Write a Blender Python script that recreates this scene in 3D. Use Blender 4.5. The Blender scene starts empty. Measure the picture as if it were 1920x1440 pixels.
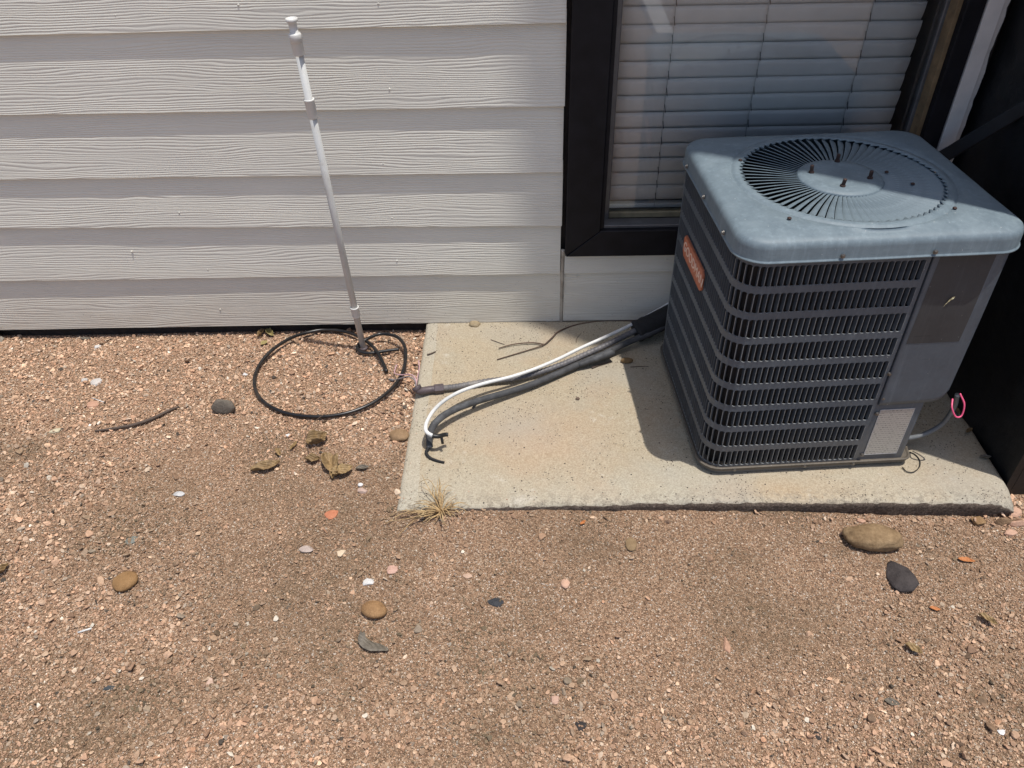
import bpy, bmesh, math, random
import numpy as np
from mathutils import Vector, Matrix, noise

random.seed(7)
np.random.seed(7)
S = bpy.context.scene
COL = S.collection
R = math.radians

# ------------------------------------------------------------------ camera
FPX, PITCH, YAW, ROLL = 1442.5, 0.688622, -0.018871, -0.024273
CAM = Vector((0, 0, 1.5))
cp, sp = math.cos(PITCH), math.sin(PITCH)
fwd = Vector((math.sin(YAW) * cp, math.cos(YAW) * cp, -sp))
rt0 = Vector((math.cos(YAW), -math.sin(YAW), 0))
up0 = rt0.cross(fwd)
rt = math.cos(ROLL) * rt0 + math.sin(ROLL) * up0
up = -math.sin(ROLL) * rt0 + math.cos(ROLL) * up0
cam = bpy.data.objects.new('camera', bpy.data.cameras.new('camera'))
COL.objects.link(cam)
cam.matrix_world = Matrix(((rt.x, up.x, -fwd.x, CAM.x), (rt.y, up.y, -fwd.y, CAM.y), (rt.z, up.z, -fwd.z, CAM.z), (0, 0, 0, 1)))
cam.data.sensor_width = 36
cam.data.lens = FPX / 1920 * 36
cam.data.clip_start = 0.02
cam.data.clip_end = 500
S.camera = cam

# ------------------------------------------------------------------ sky, sun, exposure
SUNV = Vector((0.175, -0.102, 1.0)).normalized()
ELEV = math.asin(SUNV.z)
AZ = math.atan2(SUNV.x, SUNV.y)
w = bpy.data.worlds.new('World')
S.world = w
w.use_nodes = True
wn = w.node_tree
for n in list(wn.nodes):
    wn.nodes.remove(n)
sky = wn.nodes.new('ShaderNodeTexSky')
sky.sky_type = 'NISHITA'
sky.sun_disc = False
sky.sun_elevation = ELEV
sky.sun_rotation = AZ
sky.dust_density = 2.5
sky.air_density = 0.9
bg = wn.nodes.new('ShaderNodeBackground')
bg.inputs['Strength'].default_value = 0.15
wo = wn.nodes.new('ShaderNodeOutputWorld')
wn.links.new(sky.outputs[0], bg.inputs[0])
wn.links.new(bg.outputs[0], wo.inputs[0])
sd = bpy.data.lights.new('sun', 'SUN')
sd.energy = 4.15
sd.angle = R(0.53)
sd.color = (1.0, 0.95, 0.88)
sun = bpy.data.objects.new('sun', sd)
COL.objects.link(sun)
sun.location = (2, -2, 12)
sun.rotation_euler = (-SUNV).to_track_quat('-Z', 'Y').to_euler()
S.view_settings.view_transform = 'Standard'
S.view_settings.look = 'None'
S.view_settings.exposure = 0.0
S.view_settings.gamma = 1.0
S.view_settings.use_curve_mapping = False
S.render.engine = 'CYCLES'
S.cycles.max_bounces = 8
S.cycles.transparent_max_bounces = 12

# ------------------------------------------------------------------ helpers: placing
def ray(px, py):
    return (px - 960) / FPX * rt - (py - 720) / FPX * up + fwd


def smooth(a, b, x):
    t = min(1, max(0, (x - a) / (b - a)))
    return t * t * (3 - 2 * t)


SLABZ = 0.060


def gz(x, y):
    z = 0.008 + 0.044 * (1 - smooth(-0.5, 1.25, x)) * smooth(0.9, 1.26, y) - 0.006 * smooth(1.4, 1.8, y) - 0.018 * smooth(1.92, 2.06, y)
    z += 0.004 * noise.noise(Vector((x * 2.3, y * 2.3, 3.1))) + 0.003 * noise.noise(Vector((x * 7, y * 7, 9.1)))
    return z


def G(px, py, dz=0.0):
    """point of the gravel surface seen at a place of the photograph (1920 wide)"""
    d = ray(px, py)
    z = 0.02
    for _ in range(6):
        p = CAM + d * ((z + dz - CAM.z) / d.z)
        z = gz(p.x, p.y)
    return p


def L(px, py, z=SLABZ):
    d = ray(px, py)
    return CAM + d * ((z - CAM.z) / d.z)


def W(px, py, Y):
    d = ray(px, py)
    return CAM + d * (Y / d.y)


# ------------------------------------------------------------------ helpers: objects
def link(o):
    COL.objects.link(o)
    return o


def tag(o, label=None, cat=None, group=None, kind=None):
    if label: o['label'] = label
    if cat: o['category'] = cat
    if group: o['group'] = group
    if kind: o['kind'] = kind
    return o


def empty(name, loc=(0, 0, 0), rz=0.0):
    o = bpy.data.objects.new(name, None)
    o.empty_display_size = 0.05
    o.location = loc
    o.rotation_euler = (0, 0, rz)
    return link(o)


def mesh_obj(name, verts, faces, mat, parent=None, smooth_=False, mats=None, fmat=None):
    me = bpy.data.meshes.new(name)
    me.from_pydata([tuple(v) for v in verts], [], faces)
    for m in ([mat] if mats is None else mats):
        me.materials.append(m)
    if fmat is not None:
        me.polygons.foreach_set('material_index', fmat)
    if smooth_:
        me.polygons.foreach_set('use_smooth', [True] * len(me.polygons))
    me.update()
    o = bpy.data.objects.new(name, me)
    link(o)
    if parent is not None:
        o.parent = parent
    return o


def bm_obj(name, bm, mat, parent=None, smooth_=False):
    me = bpy.data.meshes.new(name)
    bm.normal_update()
    bm.to_mesh(me)
    bm.free()
    me.materials.append(mat)
    if smooth_:
        me.polygons.foreach_set('use_smooth', [True] * len(me.polygons))
    o = bpy.data.objects.new(name, me)
    link(o)
    if parent is not None:
        o.parent = parent
    return o


def copy_of(o, parent=None):
    c = o.copy()
    link(c)
    c.parent = parent if parent is not None else o.parent
    return c


def box_bm(x0, x1, y0, y1, z0, z1, bev=0.0, seg=1, bm=None):
    b = bm or bmesh.new()
    vs = [b.verts.new(p) for p in ((x0, y0, z0), (x1, y0, z0), (x1, y1, z0), (x0, y1, z0), (x0, y0, z1), (x1, y0, z1), (x1, y1, z1), (x0, y1, z1))]
    fs = [b.faces.new([vs[i] for i in f]) for f in ((3, 2, 1, 0), (4, 5, 6, 7), (0, 1, 5, 4), (1, 2, 6, 5), (2, 3, 7, 6), (3, 0, 4, 7))]
    if bev > 0:
        es = {e for f in fs for e in f.edges}
        bmesh.ops.bevel(b, geom=list(es), offset=bev, segments=seg, affect='EDGES', profile=0.5)
    return b


def crom(pts, n):
    """Catmull-Rom through the points, n samples per span"""
    P = [Vector(p) for p in pts]
    P = [2 * P[0] - P[1]] + P + [2 * P[-1] - P[-2]]
    out = []
    for i in range(1, len(P) - 2):
        a, b, c, d = P[i - 1], P[i], P[i + 1], P[i + 2]
        for k in range(n):
            t = k / n
            out.append(0.5 * ((2 * b) + (c - a) * t + (2 * a - 5 * b + 4 * c - d) * t * t + (3 * b - a - 3 * c + d) * t ** 3))
    out.append(P[-2])
    return out


def tube_data(path, rad, sides=10, base=0):
    P = [Vector(p) for p in path]
    n = len(P)
    rf = rad if callable(rad) else (lambda t: rad)
    verts, faces = [], []
    t0 = (P[1] - P[0]).normalized()
    nrm = t0.orthogonal().normalized()
    for i in range(n):
        t = (P[min(i + 1, n - 1)] - P[max(i - 1, 0)]).normalized()
        nrm = (nrm - t * nrm.dot(t)).normalized()
        bn = t.cross(nrm)
        r = rf(i / (n - 1))
        for k in range(sides):
            a = 2 * math.pi * k / sides
            verts.append(P[i] + r * (math.cos(a) * nrm + math.sin(a) * bn))
    for i in range(n - 1):
        for k in range(sides):
            a, b = i * sides + k, i * sides + (k + 1) % sides
            faces.append((base + a, base + b, base + b + sides, base + a + sides))
    faces.append(tuple(base + k for k in reversed(range(sides))))
    faces.append(tuple(base + (n - 1) * sides + k for k in range(sides)))
    return verts, faces


def tube(name, path, rad, mat, parent=None, sides=10, smooth_=True):
    v, f = tube_data(path, rad, sides)
    return mesh_obj(name, v, f, mat, parent, smooth_)


def lathe(name, prof, mat, parent=None, n=20, smooth_=True):
    verts, faces = [], []
    for (r, z) in prof:
        for k in range(n):
            a = 2 * math.pi * k / n
            verts.append((r * math.cos(a), r * math.sin(a), z))
    m = len(prof)
    for i in range(m - 1):
        for k in range(n):
            a, b = i * n + k, i * n + (k + 1) % n
            faces.append((a, b, b + n, a + n))
    faces.append(tuple(reversed(range(n))))
    faces.append(tuple((m - 1) * n + k for k in range(n)))
    return mesh_obj(name, verts, faces, mat, parent, smooth_)


# ------------------------------------------------------------------ helpers: materials
class NT:
    def __init__(self, name):
        self.m = bpy.data.materials.new(name)
        self.m.use_nodes = True
        self.t = self.m.node_tree
        self.b = self.t.nodes['Principled BSDF']
        self.out = self.t.nodes['Material Output']

    def n(self, typ, **kw):
        nd = self.t.nodes.new(typ)
        for k, v in kw.items():
            if k.startswith('_'):
                setattr(nd, k[1:], v)
            else:
                self.set(nd.inputs[int(k[1:])] if k[0] == 'i' and k[1:].isdigit() else nd.inputs[k.replace('_', ' ')], v)
        return nd

    def set(self, sock, v):
        if isinstance(v, bpy.types.NodeSocket):
            self.t.links.new(v, sock)
        else:
            sock.default_value = v

    def math(self, op, a, b=0.0, clamp=False):
        nd = self.n('ShaderNodeMath', _operation=op, _use_clamp=clamp)
        self.set(nd.inputs[0], a)
        self.set(nd.inputs[1], b)
        return nd.outputs[0]

    def mix(self, f, a, b, blend='MIX'):
        nd = self.n('ShaderNodeMix', _data_type='RGBA', _blend_type=blend)
        self.set(nd.inputs[0], f)
        self.set(nd.inputs[6], a)
        self.set(nd.inputs[7], b)
        return nd.outputs[2]

    def ramp(self, f, stops):
        nd = self.n('ShaderNodeValToRGB')
        e = nd.color_ramp.elements
        while len(e) < len(stops):
            e.new(0.5)
        for el, (p, c) in zip(e, stops):
            el.position = p
            el.color = c if len(c) == 4 else (*c, 1)
        self.set(nd.inputs[0], f)
        return nd.outputs[0]

    def coord(self, kind='Object', scale=(1, 1, 1), off=None):
        tc = self.n('ShaderNodeTexCoord').outputs[kind]
        mp = self.n('ShaderNodeMapping')
        self.set(mp.inputs[0], tc)
        mp.inputs[3].default_value = scale
        if off is not None:
            self.set(mp.inputs[1], off)
        return mp.outputs[0]

    def pos(self, scale=(1, 1, 1)):
        g = self.n('ShaderNodeNewGeometry').outputs['Position']
        mp = self.n('ShaderNodeMapping')
        self.set(mp.inputs[0], g)
        mp.inputs[3].default_value = scale
        return mp.outputs[0]

    def noise(self, v, scale, detail=4, rough=0.55, dist=0.0, out=0):
        nd = self.n('ShaderNodeTexNoise', Scale=scale, Detail=detail, Roughness=rough, Distortion=dist)
        self.set(nd.inputs['Vector'], v)
        return nd.outputs[out]

    def vor(self, v, scale, feat='F1', out='Distance', rnd=1.0):
        nd = self.n('ShaderNodeTexVoronoi', _feature=feat, Scale=scale, Randomness=rnd)
        self.set(nd.inputs['Vector'], v)
        return nd.outputs[out]

    def bump(self, h, dist, strength=1.0, normal=None):
        nd = self.n('ShaderNodeBump', Strength=strength, Distance=dist)
        self.set(nd.inputs['Height'], h)
        if normal is not None:
            self.set(nd.inputs['Normal'], normal)
        return nd.outputs[0]

    def fin(self, col=None, rough=None, nrm=None, metal=None, spec=None):
        for s, v in (('Base Color', col), ('Roughness', rough), ('Normal', nrm), ('Metallic', metal), ('Specular IOR Level', spec)):
            if v is not None:
                if s == 'Base Color' and isinstance(v, tuple) and len(v) == 3:
                    v = (*v, 1)
                self.set(self.b.inputs[s], v)
        return self.m


def c4(c):
    return (*c, 1)


def simple(name, col, rough=0.6, var=0.15, scale=40, bump=0.0003, metal=0.0, spec=0.5, dirt=None):
    t = NT(name)
    v = t.coord('Object')
    f = t.noise(v, scale, 5)
    a = tuple(max(0, c * (1 - var)) for c in col)
    b = tuple(min(1, c * (1 + var)) for c in col)
    c = t.ramp(f, [(0.3, a), (0.7, b)])
    if dirt:
        f2 = t.noise(v, scale * 0.25, 6, 0.7)
        c = t.mix(t.ramp(f2, [(0.5, (0, 0, 0)), (0.72, (1, 1, 1))]), c, c4(dirt))
    nr = t.bump(f, bump) if bump else None
    return t.fin(c, rough, nr, metal, spec)


# siding paint over embossed wood grain
def mat_siding():
    t = NT('siding_paint')
    rnd = t.n('ShaderNodeObjectInfo').outputs['Random']
    off = t.n('ShaderNodeCombineXYZ')
    t.set(off.inputs[0], t.math('MULTIPLY', rnd, 37.0))
    t.set(off.inputs[2], t.math('MULTIPLY', rnd, 11.0))
    v = t.coord('Object', (1, 0.02, 1), off.outputs[0])
    vx = t.n('ShaderNodeMapping', i3=(1.0, 1, 9.0), i0=v).outputs[0]
    lo = t.noise(vx, 1.7, 2, 0.5)
    lo2 = t.noise(t.n('ShaderNodeMapping', i3=(6.0, 1, 30.0), i0=v).outputs[0], 1.6, 3, 0.55)
    sep = t.n('ShaderNodeSeparateXYZ', i0=v)
    ph = t.math('ADD', t.math('MULTIPLY', sep.outputs[2], 900.0), t.math('MULTIPLY', lo, 46.0))
    ph = t.math('ADD', ph, t.math('MULTIPLY', lo2, 7.0))
    sn = t.math('SINE', ph)
    sn = t.math('MULTIPLY', t.math('ADD', sn, 1.0), 0.5)
    sn = t.math('POWER', sn, 0.6)
    amp = t.ramp(t.noise(t.n('ShaderNodeMapping', i3=(2.2, 1, 10.0), i0=v).outputs[0], 1.3, 2), [(0.28, (0.25,) * 3), (0.6, (1,) * 3)])
    fine = t.noise(t.n('ShaderNodeMapping', i3=(8.0, 1, 160.0), i0=v).outputs[0], 2.0, 4, 0.6)
    h = t.math('ADD', t.math('MULTIPLY', sn, amp), t.math('MULTIPLY', fine, 0.55))
    nr = t.bump(h, 0.00082)
    blot = t.noise(t.coord('Object'), 1.6, 5, 0.6)
    col = t.ramp(blot, [(0.3, (0.672, 0.660, 0.592)), (0.7, (0.728, 0.714, 0.645))])
    # rain-splashed soil near the ground
    wz = t.n('ShaderNodeSeparateXYZ', i0=t.pos()).outputs[2]
    g = t.math('SUBTRACT', 1.0, t.math('DIVIDE', t.math('SUBTRACT', wz, 0.05), 0.26), True)
    g = t.math('MULTIPLY', g, t.noise(t.pos((1, 1, 3)), 7.0, 6, 0.7))
    col = t.mix(t.math('MULTIPLY', g, 0.85, True), col, (0.44, 0.36, 0.27, 1))
    sk = t.vor(t.pos(), 85.0)
    sk = t.math('MULTIPLY', t.math('LESS_THAN', sk, 0.10), t.math('GREATER_THAN', t.noise(t.pos(), 9.0, 2), 0.52))
    col = t.mix(t.math('MULTIPLY', sk, t.math('ADD', t.math('MULTIPLY', g, 1.4), 0.06), True), col, (0.12, 0.09, 0.07, 1))
    return t.fin(col, 0.62, nr, spec=0.3)


def mat_concrete():
    t = NT('concrete')
    p = t.pos()
    a = t.noise(p, 1.9, 5, 0.6)
    c = t.ramp(a, [(0.36, (0.335, 0.318, 0.250)), (0.46, (0.350, 0.295, 0.205)), (0.55, (0.345, 0.268, 0.170)), (0.66, (0.320, 0.308, 0.246))])
    b = t.noise(p, 4.2, 6, 0.7)
    c = t.mix(t.ramp(b, [(0.50, (0, 0, 0)), (0.66, (0.62,) * 3)]), c, (0.37, 0.235, 0.125, 1))
    sx_ = t.n('ShaderNodeSeparateXYZ', i0=p)
    ed = t.math('ADD', sx_.outputs[0], t.math('MULTIPLY', t.noise(p, 12.0, 3), 0.02))
    c = t.mix(t.math('MULTIPLY', t.math('LESS_THAN', ed, -0.262), 0.55), c, (0.40, 0.39, 0.335, 1))   # trowelled edge strip
    fr_ = t.math('SUBTRACT', 1.0, t.math('DIVIDE', t.math('SUBTRACT', sx_.outputs[1], 1.27), 0.16), True)
    c = t.mix(t.math('MULTIPLY', t.math('MULTIPLY', fr_, t.noise(p, 14.0, 5, 0.75)), 1.0, True), c, (0.41, 0.405, 0.355, 1))
    for (qx, qy, rx_, ry_, cc_, am) in ((0.05, 1.52, 0.26, 0.17, (0.40, 0.255, 0.150, 1), 0.75), (0.66, 1.315, 0.22, 0.06, (0.42, 0.27, 0.135, 1), 0.8), (-0.08, 1.72, 0.16, 0.20, (0.40, 0.30, 0.19, 1), 0.5), (0.36, 1.60, 0.07, 0.22, (0.40, 0.28, 0.17, 1), 0.6)):
        mp_ = t.n('ShaderNodeMapping', i1=(-qx / rx_, -qy / ry_, 0), i3=(1 / rx_, 1 / ry_, 0), i0=p).outputs[0]
        ln_ = t.n('ShaderNodeVectorMath', _operation='LENGTH', i0=mp_).outputs['Value']
        mk = t.math('MULTIPLY', t.math('SUBTRACT', 1.0, ln_, True), t.math('MULTIPLY', t.noise(p, 7.0, 6, 0.7), 2.2))
        c = t.mix(t.math('MULTIPLY', mk, am, True), c, cc_)
    gr_ = t.math('SUBTRACT', 1.0, t.math('DIVIDE', t.math('SUBTRACT', sx_.outputs[1], 1.270), 0.060), True)
    gr_ = t.math('MULTIPLY', gr_, t.math('GREATER_THAN', t.noise(p, 60.0, 5, 0.75), 0.52))
    c = t.mix(t.math('MULTIPLY', gr_, 0.95, True), c, (0.10, 0.08, 0.065, 1))
    b2 = t.noise(p, 9.0, 7, 0.75)
    c = t.mix(t.ramp(b2, [(0.60, (0, 0, 0)), (0.74, (0.8,) * 3)]), c, (0.62, 0.59, 0.53, 1))
    grit = t.noise(p, 260, 3, 0.7)
    c = t.mix(0.50, c, t.ramp(grit, [(0.32, (0.20, 0.172, 0.125)), (0.7, (0.55, 0.500, 0.395))]))
    grey = t.noise(p, 3.1, 4, 0.5)
    c = t.mix(t.ramp(grey, [(0.5, (0, 0, 0)), (0.75, (0.5,) * 3)]), c, (0.31, 0.30, 0.27, 1))
    pit = t.vor(p, 130)
    pm = t.math('MULTIPLY', t.math('LESS_THAN', pit, 0.20), t.math('GREATER_THAN', t.noise(p, 6, 5, 0.8), 0.53))
    c = t.mix(pm, c, (0.07, 0.055, 0.045, 1))
    pit2 = t.vor(p, 46)
    pm2 = t.math('MULTIPLY', t.math('LESS_THAN', pit2, 0.10), t.math('GREATER_THAN', t.noise(p, 21, 2), 0.5))
    c = t.mix(pm2, c, (0.045, 0.035, 0.03, 1))
    h = t.math('ADD', t.math('MULTIPLY', grit, 0.5), t.noise(p, 70, 4))
    h = t.math('SUBTRACT', h, t.math('MULTIPLY', pm, 0.8))
    return t.fin(c, 0.9, t.bump(h, 0.0011), spec=0.2)


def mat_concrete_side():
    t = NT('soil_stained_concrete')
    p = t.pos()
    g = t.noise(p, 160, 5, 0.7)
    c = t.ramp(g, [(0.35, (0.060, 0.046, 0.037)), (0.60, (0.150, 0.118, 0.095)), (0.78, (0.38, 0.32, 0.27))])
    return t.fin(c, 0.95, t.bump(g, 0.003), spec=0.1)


def mat_metal(name, col, rough, chalk, amount, spec=0.5, scale=9.0):
    """painted sheet metal with chalky weathering and dust specks"""
    t = NT(name)
    v = t.coord('Object')
    a = t.noise(v, scale, 7, 0.66)
    b = t.noise(v, scale * 6, 5, 0.7)
    f = t.math('ADD', t.math('MULTIPLY', a, 0.65), t.math('MULTIPLY', b, 0.35))
    m = t.ramp(f, [(0.36, (0, 0, 0)), (0.66, (1, 1, 1))])
    c = t.mix(t.math('MULTIPLY', m, amount), c4(col), c4(chalk))
    st_ = t.noise(t.n('ShaderNodeMapping', i3=(70, 70, 5), i0=v).outputs[0], 1.0, 5, 0.7)
    c = t.mix(t.ramp(st_, [(0.52, (0, 0, 0)), (0.72, (0.45,) * 3)]), c, c4(tuple(q * 1.3 for q in chalk)))
    scr = t.noise(t.n('ShaderNodeMapping', i3=(9, 260, 260), i2=(0.2, 0.1, 0.5), i0=v).outputs[0], 1.0, 3, 0.6)
    c = t.mix(t.ramp(scr, [(0.68, (0, 0, 0)), (0.74, (0.5,) * 3)]), c, c4(tuple(q * 0.45 for q in col)))
    low = t.math('SUBTRACT', 1.0, t.math('DIVIDE', t.math('SUBTRACT', t.n('ShaderNodeSeparateXYZ', i0=t.pos()).outputs[2], 0.06), 0.17), True)
    c = t.mix(t.math('MULTIPLY', low, t.math('MULTIPLY', b, 0.9), True), c, (0.155, 0.125, 0.092, 1))
    sp_ = t.math('MULTIPLY', t.math('LESS_THAN', t.vor(v, 60), 0.06), t.math('GREATER_THAN', b, 0.52))
    c = t.mix(t.math('MULTIPLY', sp_, 0.7), c, (0.5, 0.5, 0.48, 1))
    r = t.math('ADD', rough, t.math('MULTIPLY', m, 0.12))
    return t.fin(c, r, t.bump(f, 0.0006), spec=spec)


def mat_soil():
    t = NT('fine_gravel_soil')
    p = t.pos()
    v1 = t.n('ShaderNodeTexVoronoi', _feature='F1', Scale=300.0, i0=p)
    v2 = t.vor(p, 300.0, 'DISTANCE_TO_EDGE')
    tone = t.n('ShaderNodeSeparateColor', i0=v1.outputs['Color']).outputs[0]
    c = t.ramp(tone, [(0.0, (0.16, 0.10, 0.065)), (0.35, (0.34, 0.215, 0.135)), (0.7, (0.46, 0.30, 0.195)), (0.92, (0.52, 0.39, 0.28)), (1.0, (0.66, 0.58, 0.50))])
    lo = t.noise(p, 2.4, 6, 0.62)
    c = t.mix(t.ramp(lo, [(0.50, (0, 0, 0)), (0.70, (0.75,) * 3)]), c, (0.16, 0.115, 0.070, 1))
    c = t.mix(t.ramp(v2, [(0.0, (0.75,) * 3), (0.12, (0, 0, 0))]), c, (0.055, 0.036, 0.024, 1))
    h = t.math('ADD', t.math('MULTIPLY', t.math('MINIMUM', v2, 0.3), 2.0), t.math('MULTIPLY', tone, 0.4))
    return t.fin(c, 0.92, t.bump(h, 0.0022), spec=0.15)


def mat_gravel():
    t = NT('crushed_granite')
    at = t.n('ShaderNodeAttribute', _attribute_type='INSTANCER', _attribute_name='tone')
    f = t.noise(t.coord('Object'), 1.6, 4, 0.7)
    c = t.mix(0.42, at.outputs['Color'], t.mix(1.0, at.outputs['Color'], t.ramp(f, [(0.3, (0.45,) * 3), (0.7, (1.5, 1.45, 1.4))]), 'MULTIPLY'))
    return t.fin(c, 0.8, spec=0.25)


def mat_rock(name, a, b, scale=14, bump=0.002, rough=0.85):
    bump *= 1.8
    t = NT(name)
    v = t.coord('Object')
    f = t.noise(v, scale, 7, 0.65)
    g = t.noise(v, scale * 7, 4, 0.7)
    c = t.mix(0.35, t.ramp(f, [(0.3, a), (0.7, b)]), t.ramp(g, [(0.3, a), (0.7, b)]))
    h = t.math('ADD', f, t.math('MULTIPLY', g, 0.35))
    return t.fin(c, rough, t.bump(h, bump), spec=0.25)


def mat_leaf(name, a, b):
    t = NT(name)
    v = t.coord('Object')
    f = t.noise(v, 45, 5, 0.65)
    st = t.n('ShaderNodeTexWave', _wave_type='BANDS', _bands_direction='DIAGONAL', Scale=60.0, Distortion=4.0, i0=v)
    c = t.ramp(f, [(0.3, a), (0.7, b)])
    c = t.mix(t.math('MULTIPLY', st.outputs[1], 0.25), c, c4(tuple(x * 0.45 for x in a)))
    return t.fin(c, 0.6, t.bump(t.math('ADD', f, st.outputs[1]), 0.0006), spec=0.3)


M = {}
M['siding'] = mat_siding()
M['concrete'] = mat_concrete()
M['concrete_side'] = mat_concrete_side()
M['soil'] = mat_soil()
M['gravel'] = mat_gravel()
M['lid'] = mat_metal('weathered_grey_blue_lid', (0.122, 0.163, 0.192), 0.50, (0.190, 0.242, 0.272), 0.8, 0.4, 18)
M['panel'] = mat_metal('dark_grey_panel_paint', (0.066, 0.082, 0.102), 0.42, (0.112, 0.135, 0.160), 0.6, 0.5, 20)
M['ghost'] = mat_metal('darker_label_patch', (0.042, 0.043, 0.046), 0.5, (0.066, 0.067, 0.069), 0.7, 0.35, 14)
M['pan'] = mat_metal('dusty_base_pan', (0.040, 0.038, 0.034), 0.6, (0.16, 0.14, 0.115), 0.75, 0.4, 20)
M['black'] = simple('black_interior', (0.008, 0.008, 0.009), 0.8, 0.3, 30, 0)
M['sun_edge'] = simple('painted_sun_edge', (0.26, 0.275, 0.285), 0.45, 0.3, 60, 0, 0.2)  # sunlit slot edges painted in as a lighter colour
M['coil'] = simple('dark_coil_fins', (0.006, 0.006, 0.007), 0.7, 0.3, 60, 0.0005)
M['screw'] = simple('zinc_screw', (0.20, 0.19, 0.18), 0.4, 0.4, 90, 0, 0.8)
M['bolt'] = simple('rusty_bolt', (0.06, 0.035, 0.03), 0.6, 0.4, 120, 0.0003, 0.4)
M['badge'] = simple('faded_copper_badge', (0.50, 0.165, 0.085), 0.5, 0.18, 60, 0.0002)
M['badge_letter'] = simple('faded_badge_letter', (0.80, 0.60, 0.48), 0.5, 0.15, 90, 0)
M['casing'] = simple('black_brown_casing_paint', (0.009, 0.009, 0.012), 0.55, 0.3, 18, 0.0006, 0.0, 0.22)
M['stop'] = simple('weathered_brown_wood_stop', (0.20, 0.135, 0.070), 0.7, 0.35, 30, 0.0006, dirt=(0.03, 0.02, 0.012))
M['sash'] = simple('grey_aluminium_sash', (0.14, 0.145, 0.155), 0.45, 0.15, 30, 0.0002, 0.5)
M['tan'] = simple('dirty_tan_sill', (0.19, 0.17, 0.11), 0.7, 0.3, 26, 0.0004, dirt=(0.08, 0.075, 0.055))
M['slat'] = simple('pale_blind_slat', (0.80, 0.79, 0.77), 0.45, 0.04, 20, 0)
M['cord'] = simple('blind_cord', (0.52, 0.52, 0.52), 0.8, 0.1, 60, 0)
M['cordk'] = simple('cord_slot_dark', (0.05, 0.05, 0.05), 0.8, 0.1, 60, 0)
M['trim'] = simple('chalky_white_trim', (0.70, 0.66, 0.62), 0.7, 0.08, 22, 0.0005)
M['caulk'] = simple('old_caulk', (0.42, 0.38, 0.32), 0.7, 0.25, 60, 0.001, dirt=(0.14, 0.11, 0.08))
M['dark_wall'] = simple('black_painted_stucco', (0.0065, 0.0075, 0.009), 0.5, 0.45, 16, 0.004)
M['foundation'] = simple('shaded_gap_foundation', (0.022, 0.017, 0.015), 0.9, 0.5, 40, 0.004)  # colour darkened to paint in the shade of the gap under the boards
M['pvc'] = simple('grey_white_pvc', (0.55, 0.56, 0.55), 0.42, 0.06, 25, 0.0001, dirt=(0.36, 0.34, 0.31))
M['coup'] = simple('pvc_coupling', (0.62, 0.62, 0.60), 0.42, 0.06, 30, 0.0002)
M['white_tube'] = simple('white_tube', (0.68, 0.68, 0.66), 0.4, 0.06, 40, 0.0002, dirt=(0.42, 0.45, 0.46))
M['conduit'] = simple('grey_flex_conduit', (0.115, 0.112, 0.118), 0.5, 0.15, 60, 0.0002, dirt=(0.22, 0.20, 0.18))
M['fitting'] = simple('violet_brown_fitting', (0.085, 0.066, 0.072), 0.5, 0.2, 60, 0.0002)
M['foam'] = simple('grey_black_foam', (0.050, 0.052, 0.056), 0.75, 0.3, 50, 0.0008, dirt=(0.12, 0.125, 0.13))
M['foam_black'] = simple('black_foam', (0.012, 0.012, 0.013), 0.8, 0.3, 60, 0.001)
M['tape'] = simple('black_tape', (0.012, 0.012, 0.012), 0.45, 0.3, 60, 0.0004)
M['hose'] = simple('black_hose', (0.010, 0.010, 0.011), 0.33, 0.3, 30, 0.0003, dirt=(0.035, 0.029, 0.024))
M['pink'] = simple('pink_wire', (0.75, 0.10, 0.22), 0.4, 0.1, 40, 0)
M['pinkgrey'] = simple('faded_pink_wire', (0.52, 0.33, 0.35), 0.5, 0.15, 40, 0)
M['greywire'] = simple('grey_wire', (0.24, 0.21, 0.21), 0.5, 0.15, 40, 0)
M['drain'] = simple('grey_plastic_tube', (0.13, 0.14, 0.15), 0.5, 0.15, 40, 0)
M['twig'] = mat_rock('twig_bark', (0.055, 0.042, 0.035), (0.14, 0.105, 0.085), 60, 0.0006)
M['stem'] = mat_rock('vine_bark', (0.07, 0.048, 0.036), (0.15, 0.10, 0.075), 60, 0.0006)
M['straw'] = mat_leaf('dry_straw', (0.34, 0.215, 0.105), (0.62, 0.47, 0.25))
M['timber'] = simple('black_tarred_timber', (0.012, 0.013, 0.016), 0.6, 0.4, 20, 0.001)
M['edgewhite'] = simple('chipped_white_edge', (0.45, 0.45, 0.46), 0.7, 0.3, 60, 0.0006)

# glass: clear pane with a real reflection
t = NT('window_glass')
tr = t.n('ShaderNodeBsdfTransparent', Color=(0.965, 0.975, 0.98, 1))
gl = t.n('ShaderNodeBsdfGlossy', Roughness=0.015)
fr = t.n('ShaderNodeFresnel', IOR=1.5)
mx = t.n('ShaderNodeMixShader', i0=t.math('MULTIPLY', fr.outputs[0], 1.15, True), i1=tr.outputs[0], i2=gl.outputs[0])
t.t.links.new(mx.outputs[0], t.out.inputs[0])
M['glass'] = t.m

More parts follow.
